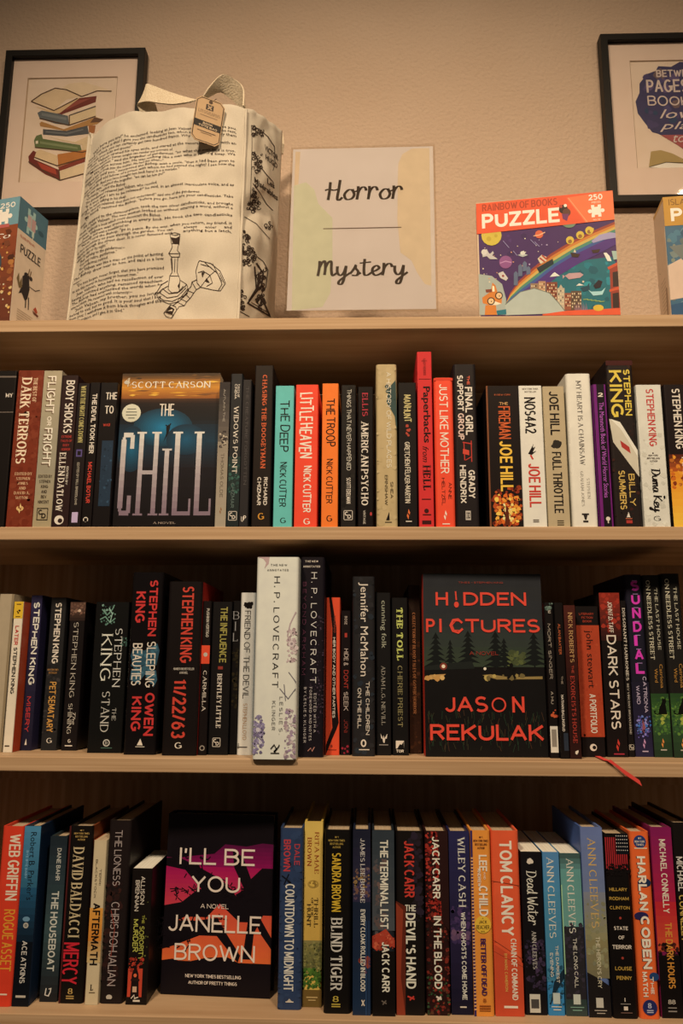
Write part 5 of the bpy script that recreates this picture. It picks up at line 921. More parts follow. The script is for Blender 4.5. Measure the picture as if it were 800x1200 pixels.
def front_mid(fw):
    g = conv(fw, 4.21, 550, 210); a = []
    def s(c, *p): a.append(P(g(*p), c))
    def el(x, y, r, c, k=1.0):
        s(c, *[(x+r*math.cos(t*.3927), y+r*k*math.sin(t*.3927)) for t in range(16)])
    a.append(R(0, 1, 0, 1, 'c9a67e')); a.append(R(.012, 1, .2, 1, '42254f'))
    rg = random.Random(12)
    for i in range(50): a.append(N(200+i, 1, .02, .98, .27, .9, .01, .035, ['3a2048', '4c2c5a', '472450']))
    s('1d5f60', (180, 590), (300, 510), (380, 455), (480, 420), (580, 392), (700, 378), (730, 420), (745, 655), (180, 655))
    for i in range(26): a.append(N(300+i, 1, .5, .95, .55, .9, .015, .05, ['1a6a6c', '24787a', '175056', '2a8480']))
    base = [(180, 600), (198, 555), (240, 495), (310, 430), (400, 360), (500, 300), (600, 252), (725, 205)]
    off = [0, 12, 24, 36, 50, 64, 110]; cols = ['8f3a26', 'c0702c', 'c09a48', '4a7a5c', '3a4f86', '4a2a6a']
    for i, c in enumerate(cols):
        o1 = [(x+off[i]*.35*min(1, (q+.3)/3), y+off[i]*min(1, q/2.5)) for q, (x, y) in enumerate(base)]; o2 = [(x+off[i+1]*.35*min(1, (q+.3)/3), y+off[i+1]*min(1, q/2.5)) for q, (x, y) in enumerate(base)]
        for q in range(len(base)-1): s(c, o1[q], o1[q+1], o2[q+1], o2[q])
    # city
    for x0, x1, y0, c in ((300, 340, 505, '8a6a4c'), (340, 375, 495, 'a87a54'), (378, 432, 500, '7a3a26'), (432, 468, 530, 'b09a78'), (468, 500, 555, '8a4a30'), (500, 552, 545, '5c4430')):
        s(c, (x0, y0), (x1, y0), (x1, 640), (x0, 640))
        for wy in range(int(y0)+10, 620, 16):
            for wx in range(int(x0)+5, int(x1)-6, 10): s('d0b484' if (wx+wy) % 3 else '3a2a22', (wx, wy), (wx+5, wy), (wx+5, wy+8), (wx, wy+8))
    s('b09a78', (440, 530), (450, 512), (460, 530))
    s('9c9c86', (45, 458), (110, 468), (160, 508), (180, 580), (178, 660), (50, 660)); s('a6a68f', (176, 610), (250, 548), (320, 530), (395, 555), (440, 605), (475, 650), (350, 657), (178, 662)); a.append(L(g((176, 610), (250, 548), (320, 530), (395, 555), (440, 605), (475, 650)), .006, '6a6a58'))
    s('8f3624', (690, 425), (740, 410), (752, 660), (700, 660))
    for y0 in (455, 560): s('35221c', (705, y0), (735, y0-5), (738, y0+70), (707, y0+72))
    s('c04a28', (680, 430), (745, 405), (745, 420), (685, 442)); s('c04a28', (690, 540), (750, 525), (750, 540), (690, 552)); s('cf4f2c', (360, 658), (480, 642), (752, 632), (752, 665), (360, 665))
    el(108, 268, 50, 'c4a53a'); el(95, 285, 12, 'b59430'); el(130, 270, 8, 'b59430'); el(343, 264, 20, 'c85a36'); a.append(L(g((315, 272), (343, 268), (372, 254)), .008, 'd9a070')); el(178, 400, 32, '854a6e'); a.append(L(g((150, 405), (178, 395), (206, 402)), .008, 'b07a92')); el(490, 205, 36, '6a7a5a', .8)
    for i in range(46):
        x, y = rg.uniform(60, 480), rg.uniform(265, 500)
        if y < 560-.62*(x-60): el(x, y, rg.uniform(1.5, 4), rg.choice(['d0b890', 'c98a5c', 'b9a0b0', 'e0cda8']))
    for q in (((165, 295), (195, 330)), ((300, 290), (330, 320)), ((320, 300), (345, 325)), ((215, 345), (235, 368))): a.append(L(g(*q), .005, '8a7a94'))
    s('b9aa98', (60, 345), (85, 335), (95, 355), (125, 375), (140, 385), (100, 385), (85, 370), (65, 375)); el(72, 350, 14, 'cbbca4'); s('b9aa98', (100, 360), (115, 345), (120, 355), (108, 372))
    s('c0b09a', (140, 455), (165, 445), (190, 480), (180, 492), (152, 478)); el(165, 468, 6, '8a3a2c'); s('a8a494', (237, 366), (262, 356), (288, 366), (262, 376)); el(262, 356, 12, 'c9bfa4', .8)
    for x0, y0 in ((218, 455), (240, 420), (262, 405), (280, 430)): s('5a6070', (x0, y0), (x0+10, y0-10), (x0+20, y0), (x0+20, y0+60-(x0-218)*.5), (x0, y0+60-(x0-218)*.4))
    s('1f2a2c', (330, 430), (410, 385), (415, 410), (345, 455)); s('c9b48e', (335, 385), (355, 365), (378, 375), (380, 395), (350, 410)); a.append(L(g((345, 380), (370, 400)), .012, 'a8402c')); a.append(L(g((357, 368), (380, 388)), .012, 'a8402c'))
    for i, (x, y) in enumerate(((495, 295), (545, 270), (590, 248))): el(x, y, 20, 'c9a53a'); el(x, y+6, 10, '8a5a2c')
    s('c9a53a', (590, 240), (612, 235), (612, 250), (595, 256)); s('3a2418', (497, 355), (545, 365), (535, 380), (505, 378)); s('c9b48e', (512, 355), (518, 338), (526, 356)); s('b58a80', (470, 470), (490, 458), (545, 455), (562, 466), (545, 480), (490, 488)); s('b58a80', (458, 465), (470, 472), (460, 485)); s('d6ccb4', (395, 475), (410, 458), (420, 452), (445, 470)); s('d6ccb4', (525, 520), (540, 508), (565, 518))
    s('9a8a9c', (600, 300), (640, 270), (690, 258), (720, 262), (720, 285), (660, 295), (610, 310)); s('3a2418', (600, 345), (645, 340), (635, 358), (608, 360)); s('d9ccb0', (660, 360), (675, 358), (690, 375), (700, 400), (680, 400)); s('9aa890', (700, 350), (735, 350), (735, 390), (710, 395))
    s('9fc0b4', (585, 540), (600, 550), (650, 548), (670, 530), (655, 565), (610, 570)); s('241a20', (610, 520), (635, 492), (655, 500), (645, 530), (620, 535)); s('1d3f48', (545, 530), (580, 520), (590, 505), (592, 540), (560, 550)); el(635, 630, 26, 'c9a030', .6); el(560, 500, 5, 'd0b890')
    for i in range(5): a.append(L(g((560+i*20, 588+i*3), (585+i*20, 586+i*3)), .006, '8a9a4c'))
    for i in range(8): s('9c6a74', (520+i*8, 640), (518+i*8, 610-(i % 3)*8), (524+i*8, 640))
    # the fox with round glasses
    s('c4702a', (62, 575), (105, 545), (112, 500), (128, 515), (138, 550), (160, 570), (158, 605), (125, 602), (95, 612), (65, 602)); s('e0c8a0', (118, 590), (158, 605), (130, 612), (100, 610)); s('c4702a', (78, 612), (130, 612), (135, 660), (75, 660)); s('7a3a24', (78, 535), (110, 532), (112, 548), (82, 550)); s('f0d2a0', (113, 515), (122, 520), (124, 545), (112, 545))
    for x, y in ((145, 565), (106, 592)):
        el(x, y, 19, '2a1a14'); el(x, y, 14, 'dcae74'); el(x+2, y+2, 3, '2a1a14')
    s('24666a', (132, 640), (180, 632), (182, 658), (138, 660))
    # header
    s('d84f2a', (28, 112), (714, 36), (722, 195), (34, 262)); s('e2693a', (478, 86), (714, 36), (722, 195), (572, 208)); a.append(L(g((486, 86), (580, 206)), .006, 'f08a5a'))
    a += [H('RAINBOW OF BOOKS', .045, .6, .018, .075, 'a03a20', 'sans', .15), H('PUZZLE', .04, .61, .095, .21, PW, 'sans', .23), H('250', .825, .925, .018, .062, PW, 'sans', .17), H('PIECES', .845, .91, .073, .088, 'e9c09a')] + piece_icon(.875, .148, .052, w_asp(fw), PW) + [H('NO. 52', .85, .9, .21, .222, 'e9c09a')]
    el(462, 142, 22, '2a1a16'); el(478, 158, 20, '5c3424'); s('6a3050', (455, 165), (490, 165), (480, 200), (460, 190)); el(450, 128, 8, 'a8402c'); el(472, 124, 8, 'e2cfae')
    return a
def w_asp(fw): return fw.W/fw.H
puzzle(0, (557.5, 235.5), .052, math.radians(8.0), 727.5, .05, 'c9a67e', 'bright puzzle box with an orange header over a purple rainbow scene, right of the sign', front_mid, lambda: [R(0, 1, 0, 1, 'c9a67e'), R(0, 1, 0, .2, 'd84f2a')], 'L', 'L')
def front_left(fw):
    a = [G(.2, 1, '8a4426', '5c3020', 8), R(0, 1, 0, .21, '6d8a86'), R(0, 1, .93, 1, '4a6670'), H('250', .82, .96, .035, .075, PW, 'sans', .17), H('PUZZLE', .2, .7, .06, .17, PW, 'sans', .22)] + piece_icon(.86, .14, .07, w_asp(fw), PW)
    a += [R(.78, .92, .2, .225, 'b5584a'), H('Co', .78, .94, .27, .31, PW, 'bfi')] + [N(120, 60, 0, 1, .25, .92, .02, .06, ['74381f', '9a5230', '4a2a1c', 'a86a34']), E(.72, .5, .16, .2, '3a4a4c'), E(.6, .75, .2, .16, 'c08a4a'), N(121, 20, .5, 1, .4, .9, .01, .03, ['d09a4c', 'c9b48a'])]
    return a
def side_left():
    a = [R(0, 1, 0, 1, 'd2b18b'), R(0, 1, 0, .24, '4d686a'), R(0, 1, .925, 1, '41565c'), R(0, .02, .24, .925, 'dcc09c')] + piece_icon(.42, .13, .2, .5, '9db09a')
    a += [R(.3, .42, .085, .175, 'c09a86'), R(.44, .58, .09, .18, 'b58a7a'), L([(.52, .18), (.5, .3)], .02, 'd9c09a'), E(.78, .15, .1, .06, '3a5054'), H('ISLAND OF BOOKS', .1, .6, .27, .29, 'b5694a', 'hand'), H('PUZZLE', .14, .84, .335, .4, '3a2e28', 'sans', .22),
          P([(.28, .56), (.4, .52), (.5, .54), (.55, .62), (.5, .7), (.42, .72), (.3, .68), (.2, .7), (.3, .62)], '2c221e'), E(.42, .535, .09, .07, '2c221e'), E(.56, .535, .06, .05, '3a2c26'), L([(.5, .47), (.46, .53)], .03, '7a5c3a'), L([(.56, .48), (.52, .53)], .03, '7a5c3a'), L([(.5, .6), (.75, .6), (.9, .57)], .02, '4a3a30'), L([(.45, .7), (.46, .77)], .03, '2c221e'), L([(.54, .68), (.56, .77)], .03, '2c221e'),
          P([(.1, .6), (.16, .55), (.2, .62), (.26, .57), (.3, .64), (.2, .66)], '6e5634'), P([(.72, .745), (.8, .715), (.88, .745), (.84, .76)], 'a8452c'), P([(.7, .755), (.92, .765), (.9, .78), (.74, .775)], '6a3a28')]
    for i in range(6): a.append(R(.2, .72-.04*(i % 2), .81+i*.017, .815+i*.017, 'a98a68'))
    return a
puzzle(8, (24, 232), .035, math.radians(13), .19, .07, '8a5a3c', 'teal-topped puzzle box at the left photo edge, its pale side showing a small mouse', front_left, side_left, 'R', 'R')
def front_right(fw):
    a = [R(0, 1, 0, 1, '3a5a6a'), N(130, 80, 0, 1, .28, .95, .02, .08, ['456a74', '54727a', '2f4a5c', '6a7a70', '8a7a54']), P([(0, .55), (.1, .5), (.2, .62), (.16, .8), (0, .82)], 'c9a684'), P([(.02, .4), (.2, .38), (.5, .5), (.3, .56), (.1, .5)], '6a6a5c'), P([(0, .86), (.4, .78), (1, .9), (1, 1), (0, 1)], '2c4a66'), P([(.02, .99), (.3, .9), (.7, .95), (.9, 1)], 'b0622c'), P([(.15, .6), (.4, .62), (.42, .8), (.2, .82)], 'a86a34'), R(0, 1, 0, .235, 'b57e2a'), H('ISLAND OF STORIES', .04, .6, .02, .07, '7a5018', 'sans', .13), H('PUZZLE', .05, .62, .095, .2, PW, 'sans', .23)]
    return a
puzzle(787, (776, 231), .03, math.radians(6), .19, .055, 'bf9468', 'puzzle box with a mustard header, cut off by the right edge of the photo', front_right, lambda: [R(0, 1, 0, 1, 'c4a07a'), R(0, 1, 0, .03, 'b5823c'), R(.94, 1, .235, 1, 'e0c8a4'), L([(.2, .5), (.3, .52)], .02, '9a7a58')] + [R(.3, .7, .6+i*.03, .61+i*.03, 'a88662') for i in range(9)] + [P([(.7, .68), (.8, .7), (.75, .97), (.62, .97)], '8a6a4c')], 'L', 'L')

# ---- tote bag
def bag():
    y0 = .062
    FBL, FBR = atY(67, 374, .095), atY(277, 371, .035)
    FBL = Vector((FBL.x, FBL.y, ZS+.0003)); FBR = Vector((FBR.x, FBR.y, ZS+.0003))
    FTL, FTR = atY(96, 152, .125), atY(287, 120, .060)
    RBB = Vector((findX(319, .17, ZS), .17, ZS+.0003)); RBT = atY(331, 151, .185)
    LBB = FBL+(RBB-FBR)*.85; LBT = FTL+(RBT-FTR)*.7
    LBB.y = min(LBB.y, .265); LBT.y = min(LBT.y, .262)
    def sm(t): return t*t*(3-2*t)
    def hh(x, y): return math.sin(x*7.3+1.7*math.sin(y*5.1))*math.cos(y*8.7+1.3*math.sin(x*6.2))
    def front(s, t):
        a = FBL.lerp(FBR, s); b = FTL.lerp(FTR, s); p = a.lerp(b, t)
        p = p + Vector((0, -1, 0))*(.020*math.sin(math.pi*s)**.8*math.sin(math.pi*min(1, t*.95+.03)))
        p += Vector((0, 1, 0))*(.030*max(0, (1-s*3.2))**2)                    # rounds away on the left
        p += Vector((0, 1, 0))*(.010*max(0, s*8-7)**2)
        p += Vector((0, -1, 0))*(.0042*hh(s*1.4, t*1.7)*math.sin(math.pi*s)+.0026*hh(s*3.1+2, t*2.6))
        rise = sm(min(1, s/.22))*.018*(1-s)*1.15
        p.z += rise*t**3
        return p
    def right(s, t):
        a = FBR.lerp(RBB, s); b = FTR.lerp(RBT, s); p = a.lerp(b, t)
        n = Vector((.95, -.3, 0))
        p += n*(.012*math.sin(math.pi*s)*math.sin(math.pi*t*.95) + .003*hh(s*1.5+4, t*3.1)*math.sin(math.pi*s))
        # one soft crease across the gusset
        p -= n*(.012*math.exp(-((t-.52-.15*s)/.06)**2)*math.sin(math.pi*min(1, s*.9+.1)))
        q = front(1, t); k = max(0, 1-s*5)
        p = p.lerp(p+(q-FBR.lerp(FTR, t)), k)
        return p
    def back(s, t):
        p = RBB.lerp(LBB, s).lerp(RBT.lerp(LBT, s), t); return p+Vector((0, .004*math.sin(math.pi*s), 0))
    def left(s, t):
        p = LBB.lerp(FBL, s).lerp(LBT.lerp(FTL, s), t); q = front(0, t)-FBL.lerp(FTL, t)
        return p+Vector((-.004*math.sin(math.pi*s), 0, 0))+q*max(0, s*5-4)
    root = empty('tote_bag', 'stuffed cream cotton tote bag printed with lines of black text and candlesticks', 'bag', None, (FBL.x, FBL.y, ZS))
    og = root.location.copy()
    mb = MB()
    ring = []; NT = 56
    for t in range(NT+1):
        tt = t/NT; rr = [front(i/44, tt) for i in range(44)] + [right(i/22, tt) for i in range(22)] + [back(i/24, tt) for i in range(24)] + [left(i/14, tt) for i in range(14)]
        ring.append(rr)
    n = len(ring[0])
    cen = sum(ring[-1], Vector())/n
    for k, (sh, dz) in enumerate(((.985, .0012), (.968, -.001), (.965, -.02), (.94, -.03))):   # rolled hem, then down inside to the stuffing
        ring.append([cen+(p-cen)*sh+Vector((0, 0, dz - (p.z-cen.z)*(0 if k < 3 else .4))) for p in ring[NT]])
    vs = [p-og for r in ring for p in r]; fs = []
    for r in range(len(ring)-1):
        for i in range(n):
            j = (i+1) % n; fs.append((r*n+i, r*n+j, (r+1)*n+j, (r+1)*n+i))
    fs.append(tuple((len(ring)-1)*n+i for i in range(n))); fs.append(tuple(n-1-i for i in range(n)))
    mb.add(vs, fs, M_CANVAS)
    INK = ink('33241a', .8)
    def put(fn, s, t, e=.0005):
        s = min(.999, max(.001, s)); p = fn(s, t); a = fn(min(1, s+.01), t)-fn(max(0, s-.01), t); b = fn(s, min(1, t+.01))-fn(s, max(0, t-.01))
        nn = a.cross(b).normalized()
        return p+nn*e-og
    # the page of text
    LINES = ['  "Ah! here you are!" he exclaimed, looking at Jean Valjean. "I am glad to see you.', 'Well, but how is this? I gave you the candlesticks too, which are of silver like the rest,', 'and for which you can certainly get two hundred francs. Why did you not carry them', 'away with your forks and spoons?"',
     '  Jean Valjean opened his eyes wide, and stared at the venerable Bishop with an', 'expression which no human tongue can render any account of.', '  "Monseigneur," said the brigadier of gendarmes, "so what this man said is true,', 'then? We came across him. He was walking like a man who is running away. We', 'stopped him to look into the matter. He had this silver--"', '  "And he told you," interposed the Bishop with a smile, "that it had been given to', 'him by a kind old fellow of a priest with whom he had passed the night? I see how the', 'matter stands. And you have brought him back here? It is a mistake."', '  "In that case," replied the brigadier, "we can let him go?"', '  "Certainly," replied the Bishop.',
     '  The gendarmes released Jean Valjean, who recoiled.', '  "Is it true that I am to be released?" he said, in an almost inarticulate voice, and as', 'though he were talking in his sleep.', '  "Yes, thou art released; dost thou not understand?" said one of the gendarmes.', '  "My friend," resumed the Bishop, "before you go, here are your candlesticks. Take', 'them."', '  He stepped to the chimney-piece, took the two silver candlesticks, and brought', 'them to Jean Valjean. The two women looked on without uttering a word, without a', 'gesture, without a look which could disconcert the Bishop.', '  Jean Valjean was trembling in every limb. He took the two candlesticks', 'mechanically, and with a bewildered air.',
     '  "Now," said the Bishop, "go in peace. By the way, when you return, my friend, it', 'is not necessary to pass through the garden. You can|always     enter     and', 'depart through the street door. It is never fastened with|anything but a latch,', 'either by day or by night."', '  Then, turning to the gendarmes:--', '  "You may retire, gentlemen."', '  The gendarmes retired.', '  Jean Valjean was like a man on the point of fainting.', 'The Bishop drew near to him, and said in a low', 'voice:--', '  "Do not forget, never forget, that you have promised', 'to use this money in becoming an honest man."', '  Jean Valjean, who had no recollection of ever', 'having promised anything, remained speechless.', 'The Bishop had emphasized the words when he', 'uttered them. He resumed with solemnity:--', '  "Jean Valjean, my brother, you no longer', 'belong to evil, but to good. It is your soul that I buy', 'from you; I withdraw it from black thoughts and the', 'spirit of perdition, and I give it to God."']
    tt0, tt1 = .885, .108
    dt = (tt0-tt1)/(len(LINES)-1); cw = .01068
    for i, ln in enumerate(LINES):
        base = tt0-dt*i
        for part, (txt, s0) in enumerate(zip(ln.split('|'), (.035, .70))):
            ind = len(txt)-len(txt.lstrip()); body = txt.strip(); lim = .955 if i < 32 else .60
            if '|' in ln: lim = .64 if part == 0 else .955
            vs, fs, x0, x1, _, _ = bfont(body, .006, 0, 1)
            sa = s0+ind*.016; wd = (x1-x0)*.0222; full = i in (0, 1, 2, 4, 6, 7, 9, 10, 15, 18, 20, 21, 23, 25, 26, 27, 32, 33, 35, 37, 38, 39, 41, 42, 43)
            if full or sa+wd > lim: wd = lim-sa
            q = wd/(x1-x0)
            mb.add([put(front, sa+(x-x0)*q, base+y*dt*.98) for x, y in vs], fs, INK)
    # line drawings follow the cloth
    def locate(fn, x, y):
        s, t = .5, .5
        for _ in range(12):
            def r(s_, t_):
                qx, qy = project(fn(s_, t_)); return qx-x, qy-fix(x, y)
            a0, b0 = r(s, t); e = 1e-3; a1, b1 = r(s+e, t); a2, b2 = r(s, t+e)
            j = ((a1-a0)/e, (a2-a0)/e, (b1-b0)/e, (b2-b0)/e); D = j[0]*j[3]-j[1]*j[2]
            if abs(D) < 1e-6: break
            s -= (j[3]*a0-j[1]*b0)/D; t -= (-j[2]*a0+j[0]*b0)/D
            s = min(1, max(0, s)); t = min(1, max(0, t))
        return s, t
    def draw(fn, sc, ox, oy, pl, w, e=.0006):
        out = []; pts = [(x, y) for x, y in pl]
        fine = []
        for a, b in zip(pts, pts[1:]):
            k = max(1, int(math.dist(a, b)/12))
            for i in range(k): fine.append((a[0]+(b[0]-a[0])*i/k, a[1]+(b[1]-a[1])*i/k))
        fine.append(pts[-1]); stroke(fine, lambda dx, dy: w, out)
        for q in out: mb.add([put(fn, *locate(fn, ox+x/sc, oy+y/sc), e) for x, y in q], [(0, 1, 2, 3)], INK)
    def fillp(fn, sc, ox, oy, pl, e=.0006):
        mb.add([put(fn, *locate(fn, ox+x/sc, oy+y/sc), e) for x, y in pl], [tuple(range(len(pl)))], INK)
    A = (front, 5, 180, 230)
    for pl in ([(95, 215), (125, 208), (155, 215), (125, 224), (95, 215)], [(95, 215), (105, 272), (150, 272), (155, 215)], [(105, 272), (110, 290), (100, 312), (88, 330), (105, 350), (150, 350), (155, 330), (140, 312), (143, 290), (150, 272)], [(88, 330), (155, 330)], [(105, 350), (108, 440), (95, 462), (85, 540), (105, 560), (150, 555), (155, 480), (138, 440), (142, 350)], [(95, 462), (145, 462)], [(125, 360), (122, 440)],
               [(85, 490), (45, 515), (15, 565), (30, 600), (90, 625), (150, 610), (205, 545), (195, 510), (155, 485)], [(22, 572), (45, 545), (85, 520)], [(30, 585), (60, 605), (110, 610), (160, 585), (203, 532)], [(35, 560), (80, 590), (140, 580), (190, 530)], [(50, 535), (90, 565), (140, 560), (175, 520)], [(150, 555), (195, 510)],
               [(270, 370), (335, 385), (390, 430), (420, 500), (390, 545), (345, 540), (275, 525), (255, 500), (248, 430), (262, 380), (270, 370)], [(275, 390), (330, 405), (375, 445), (400, 505), (380, 540)], [(300, 380), (345, 420)], [(345, 385), (365, 425), (330, 455), (345, 500), (310, 520)], [(260, 440), (290, 430), (330, 455), (300, 490), (275, 525)], [(365, 425), (400, 490)], [(385, 440), (412, 500)],
               [(255, 480), (225, 495), (220, 520), (200, 545), (190, 570), (150, 590), (140, 615), (110, 635)], [(275, 525), (250, 540), (235, 560), (215, 590), (195, 610), (180, 635), (150, 640), (135, 660)], [(225, 495), (250, 540)], [(200, 545), (235, 560)], [(190, 570), (215, 592)], [(150, 590), (195, 612)], [(140, 615), (180, 635)], [(110, 635), (100, 630), (60, 680), (75, 700), (105, 708), (135, 660), (128, 640), (110, 635)], [(65, 672), (115, 690)], [(170, 590), (200, 560)]):
        draw(*A, pl, 3.4)
    for pl in ([(100, 235), (112, 268), (148, 268), (153, 228), (130, 240)], [(72, 672), (95, 640), (122, 655), (108, 690)], [(280, 440), (300, 435), (285, 470)], [(310, 470), (330, 500), (300, 490)], [(140, 520), (152, 500), (152, 540)], [(100, 360), (108, 355), (112, 430), (106, 430)]): fillp(*A, pl)
    # gusset: names and scrollwork
    B = (right, 5.333, 190, 85)
    rg = random.Random(21)
    def scroll(x0, x1, ya, yb, n, B=B, w=4.5, slope=0):
        for i in range(n):
            x = rg.uniform(x0, x1); y = rg.uniform(ya, yb)+slope*(x-x0); r = rg.uniform(7, 15); t0 = rg.uniform(0, 6.28); pl = [(x+r*(1-k*.09)*math.cos(t0+k*.8), y+r*(1-k*.09)*math.sin(t0+k*.8)) for k in range(8)]
            draw(*B, pl, w)
    scroll(565, 585, 330, 395, 8); scroll(585, 630, 345, 390, 7); scroll(565, 625, 480, 610, 22); scroll(555, 610, 690, 840, 26)
    draw(*B, [(556, 318), (610, 345), (660, 390), (700, 450), (703, 560), (690, 600)], 4); draw(*B, [(575, 480), (600, 560), (650, 625), (700, 680)], 4); draw(*B, [(565, 680), (610, 740), (650, 810), (690, 850)], 4); draw(*B, [(556, 318), (560, 420), (556, 600), (548, 800)], 3)
    def name(txt, x0, y0, x1, y1, h):
        vs, fs, a0, a1, b0, b1 = bfont(txt, .02, 0, 2)
        q = []
        for x, y in vs:
            k = (x-a0)/(a1-a0); m = (y-b0)/(b1-b0); px_, py_ = x0+(x1-x0)*k, y0+(y1-y0)*k-h*m
            q.append(put(right, *locate(right, 190+px_/5.333, 85+py_/5.333), .0006))
        mb.add(q, fs, INK)
    name('VICTOR', 640, 470, 722, 540, 34); name('HUGO', 645, 530, 718, 590, 34); name('Les', 655, 680, 700, 715, 34); name('Misérables', 575, 675, 720, 790, 36)
    C = (right, 5, 180, 230)
    scroll(520, 560, 190, 400, 34, C, 5); scroll(560, 600, 300, 370, 14, C, 5); scroll(485, 535, 530, 670, 26, C, 5); scroll(610, 650, 400, 660, 30, C, 6); scroll(545, 600, 10, 80, 14, C, 5); scroll(650, 690, 140, 200, 6, C, 5)
    draw(*C, [(600, 380), (640, 440), (630, 510), (590, 560), (550, 615), (680, 692), (640, 600), (630, 560)], 9); draw(*C, [(600, 340), (640, 370), (668, 420), (655, 520), (630, 560)], 4); draw(*C, [(570, 610), (672, 672)], 4); draw(*C, [(590, 400), (600, 530), (556, 600)], 8); draw(*C, [(530, 110), (600, 150), (680, 240)], 3); draw(*C, [(495, 660), (560, 695)], 5)
    for pl in ([(610, 430), (630, 460), (615, 520), (600, 540)], [(590, 590), (625, 570), (660, 660), (640, 665)]): fillp(*C, pl)
    mb.build('bag_body', root, smooth=True)
    # seam along the front right edge
    mb = MB(); vs = []; fs = []; M = 60
    for i in range(M+1):
        t = .01+.985*i/M; p = front(1, t)
        for k in range(6): vs.append(p+Vector((.0022*math.cos(k*1.047)+.0008, .0022*math.sin(k*1.047)-.001, 0))-og)
    for i in range(M):
        for k in range(6): fs.append((i*6+k, i*6+(k+1) % 6, (i+1)*6+(k+1) % 6, (i+1)*6+k))
    mb.add(vs, fs, M_CANVAS); mb.build('side_seam', root, smooth=True)
    # webbing handles
    def strap(pts, wdirs, m=M_WEB):
        mb = MB(); fine = []; n_ = 10
        q = [pts[0]]+pts+[pts[-1]]; wq = [wdirs[0]]+wdirs+[wdirs[-1]]
        for i in range(1, len(q)-2):
            for k in range(n_+(i == len(q)-3)):
                t = k/n_
                cr = lambda a, b, c, d: (b*2+(c-a)*t+(a*2-b*5+c*4-d)*t*t+(b*3-a-c*3+d)*t**3)*.5
                fine.append((cr(q[i-1], q[i], q[i+1], q[i+2]), cr(wq[i-1], wq[i], wq[i+1], wq[i+2])))
        vs = []; fs = []
        for i, (p, wv) in enumerate(fine):
            tg = (fine[min(i+1, len(fine)-1)][0]-fine[max(0, i-1)][0]).normalized(); nn = tg.cross(wv).normalized()*.0011
            vs += [p-wv/2-nn-og, p+wv/2-nn-og, p+wv/2+nn-og, p-wv/2+nn-og]
        for i in range(len(fine)-1):
            for k in range(4): fs.append((i*4+k, i*4+(k+1) % 4, i*4+4+(k+1) % 4, i*4+4+k))
        fs += [(0, 1, 2, 3), tuple(len(vs)-1-k for k in range(4))]
        mb.add(vs, fs, m); mb.build('handle', root)
    X = lambda x, y, Y: atY(x, y, Y)
    Vz = Vector
    strap([X(176, 140, .125), X(173, 126, .122), X(167, 113, .116), X(172, 108, .108), X(186, 111, .106), X(202, 114.5, .102), X(218, 116, .096), X(231, 116, .090), X(241, 112, .084), X(251, 103, .078), X(262, 97.5, .080), X(274, 104, .090), X(284, 114, .092), X(289, 130, .086)],
          [Vz((.03, .0, .0)), Vz((.028, .0, .008)), Vz((.016, .0, .028)), Vz((-.002, .004, .036)), Vz((-.004, .004, .032)), Vz((-.003, .006, .026)), Vz((-.002, .010, .018)), Vz((.002, .014, .012)), Vz((.010, .014, .014)), Vz((.012, .018, .004)), Vz((.002, .022, -.020)), Vz((-.002, .022, -.026)), Vz((-.004, .022, -.024)), Vz((.008, .022, -.010))])
    strap([X(300, 165, .205), X(317, 158, .213), X(326, 154, .215), X(327.5, 164, .205), X(326.5, 176, .195)], [Vz((.004, .01, .022)), Vz((.004, .008, .024)), Vz((.01, .008, .016)), Vz((.014, .008, .004)), Vz((.014, .01, .0))])
    # hang tag
    mb = MB(); Yt = min(front(.72, .9).y, front(.85, .8).y, front(.72, .78).y)-.017
    ptl, ptr, pbl = X(231, 109, Yt), X(264, 121, Yt+.016), X(227.5, 164, Yt-.002)
    U_ = (ptr-ptl); w_ = U_.length; U_.normalize(); V_ = (pbl-ptl); V_ = (V_-U_*V_.dot(U_)*.6); V_.normalize(); h_ = .080; n_ = V_.cross(U_).normalized(); n_ = n_ if n_.y < 0 else -n_; cc = .007
    o_ = ptl-og
    outl = [(cc, 0), (w_-cc, 0), (w_, cc), (w_, h_-cc), (w_-cc, h_), (cc, h_), (0, h_-cc), (0, cc)]
    vs = [o_+U_*a+V_*b+n_*k for k in (0, .0008) for a, b in outl]
    mb.add(vs, [tuple(range(7, -1, -1)), tuple(range(8, 16))] + [(i, (i+1) % 8, 8+(i+1) % 8, 8+i) for i in range(8)], ink('b78f62', .8))
    f = Face(mb, o_+n_*.0008, U_, V_, w_, h_, n_)
    ol = [((a-w_/2)*.93/w_+.5, (b-h_/2)*.95/h_+.5) for a, b in outl]
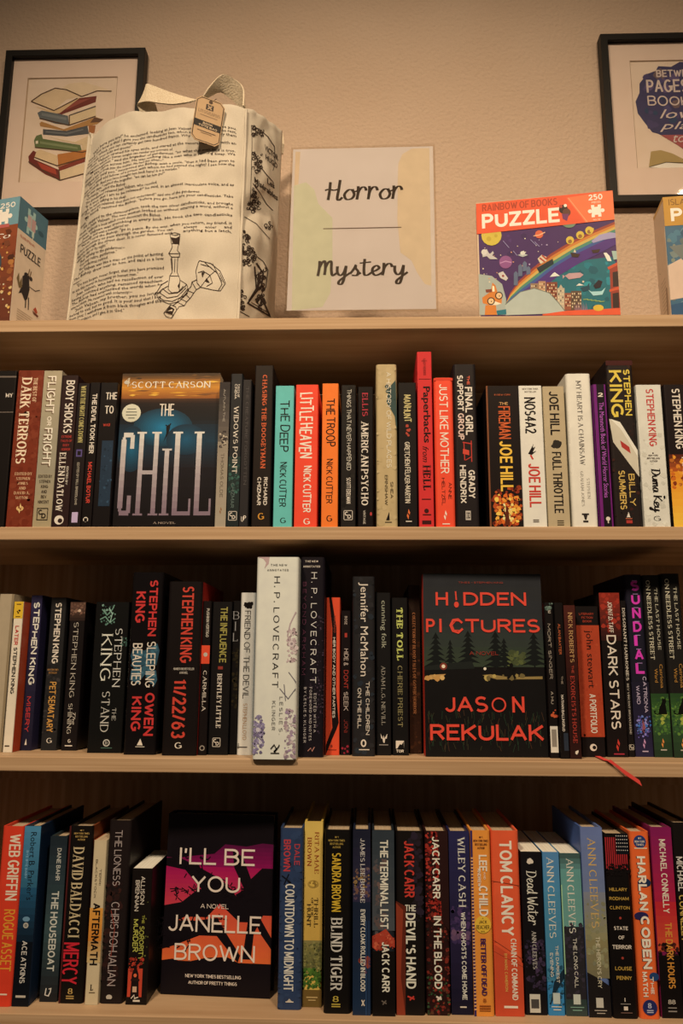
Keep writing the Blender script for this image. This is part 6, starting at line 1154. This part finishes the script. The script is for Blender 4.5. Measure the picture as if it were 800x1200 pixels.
    f.draw([L(ol+[ol[0], ol[1]], .025, '2a1c14'), E(.5, .075, .07, .07, '4a3320'), R(.36, .62, .14, .26, '2f241c'), L([(.42, .16), (.56, .24)], .05, 'a8845c'), L([(.56, .16), (.42, .24)], .05, 'a8845c'), H('LITOGRAPHS', .12, .88, .29, .36, '8a6a48', 'serif', .15), R(.2, .8, .4, .415, '8a6a48'), R(.03, .97, .53, .68, '1c1411'), H('BOOK', .34, .68, .555, .6, 'c9a67a', 'sans', .18), H('TOTE BAG', .2, .85, .62, .665, 'c9a67a', 'sans', .18), R(.18, .82, .75, .765, '5c4430'), R(.3, .7, .79, .8, '7a5c3c')])
    tg = mb.build('price_tag', root)
    mb = MB(); p0 = o_+U_*(w_*.5)+V_*(h_*.075); p1 = p0+Vector((.006, .012, .016)); out = []
    sd = Vector((.0005, 0, 0)); mb.add([p0-sd, p0+sd, p1+sd, p1-sd, p0-sd+n_*.001, p0+sd+n_*.001, p1+sd+n_*.001, p1-sd+n_*.001], [(0, 1, 2, 3), (4, 5, 6, 7), (0, 1, 5, 4), (2, 3, 7, 6), (1, 2, 6, 5), (0, 3, 7, 4)], ink('2a1c14', .8)); mb.build('tag_string', tg)
bag()

# ---- the red ribbon hanging over the edge of the middle shelf, a bookmark of one of the books there
def ribbon():
    host = [o for o in bpy.data.objects if o.get('label', '').startswith('dark spine with a broad rust-red panel')][0]
    z = ZT[2]; og = host.location
    pts = [Vector((findX(700, og.y, z), og.y+.004, z+.0012)), Vector((findX(710, .006, z), .006, z+.0014)), Vector((findX(714, -.0018, z), -.0018, z+.0016)), atY(718, 894.5, -.0032), atY(730, 904, -.004), atY(741, 911, -.005), atY(750.5, 917.5, -.006)]
    wv = [Vector((.004, .004, 0)), Vector((.0042, .003, 0)), Vector((.0042, .0012, 0)), Vector((.0035, 0, -.005)), Vector((.0028, 0, -.0052)), Vector((.0028, 0, -.005)), Vector((.0015, 0, -.004))]
    mb = MB(); vs = []
    for p, w in zip(pts, wv): w = w*1.7; vs += [p-w/2-og, p+w/2-og, p+w/2-og+Vector((0, -.0004, .0004)), p-w/2-og+Vector((0, -.0004, .0004))]
    fs = []
    for i in range(len(pts)-1):
        for k in range(4): fs.append((i*4+k, i*4+(k+1) % 4, i*4+4+(k+1) % 4, i*4+4+k))
    fs += [(0, 1, 2, 3), tuple(len(vs)-1-k for k in range(4))]
    mb.add(vs, fs, ink('e0483a', .5)); tag(mb.build('ribbon_bookmark', host), 'red ribbon bookmark')
ribbon()
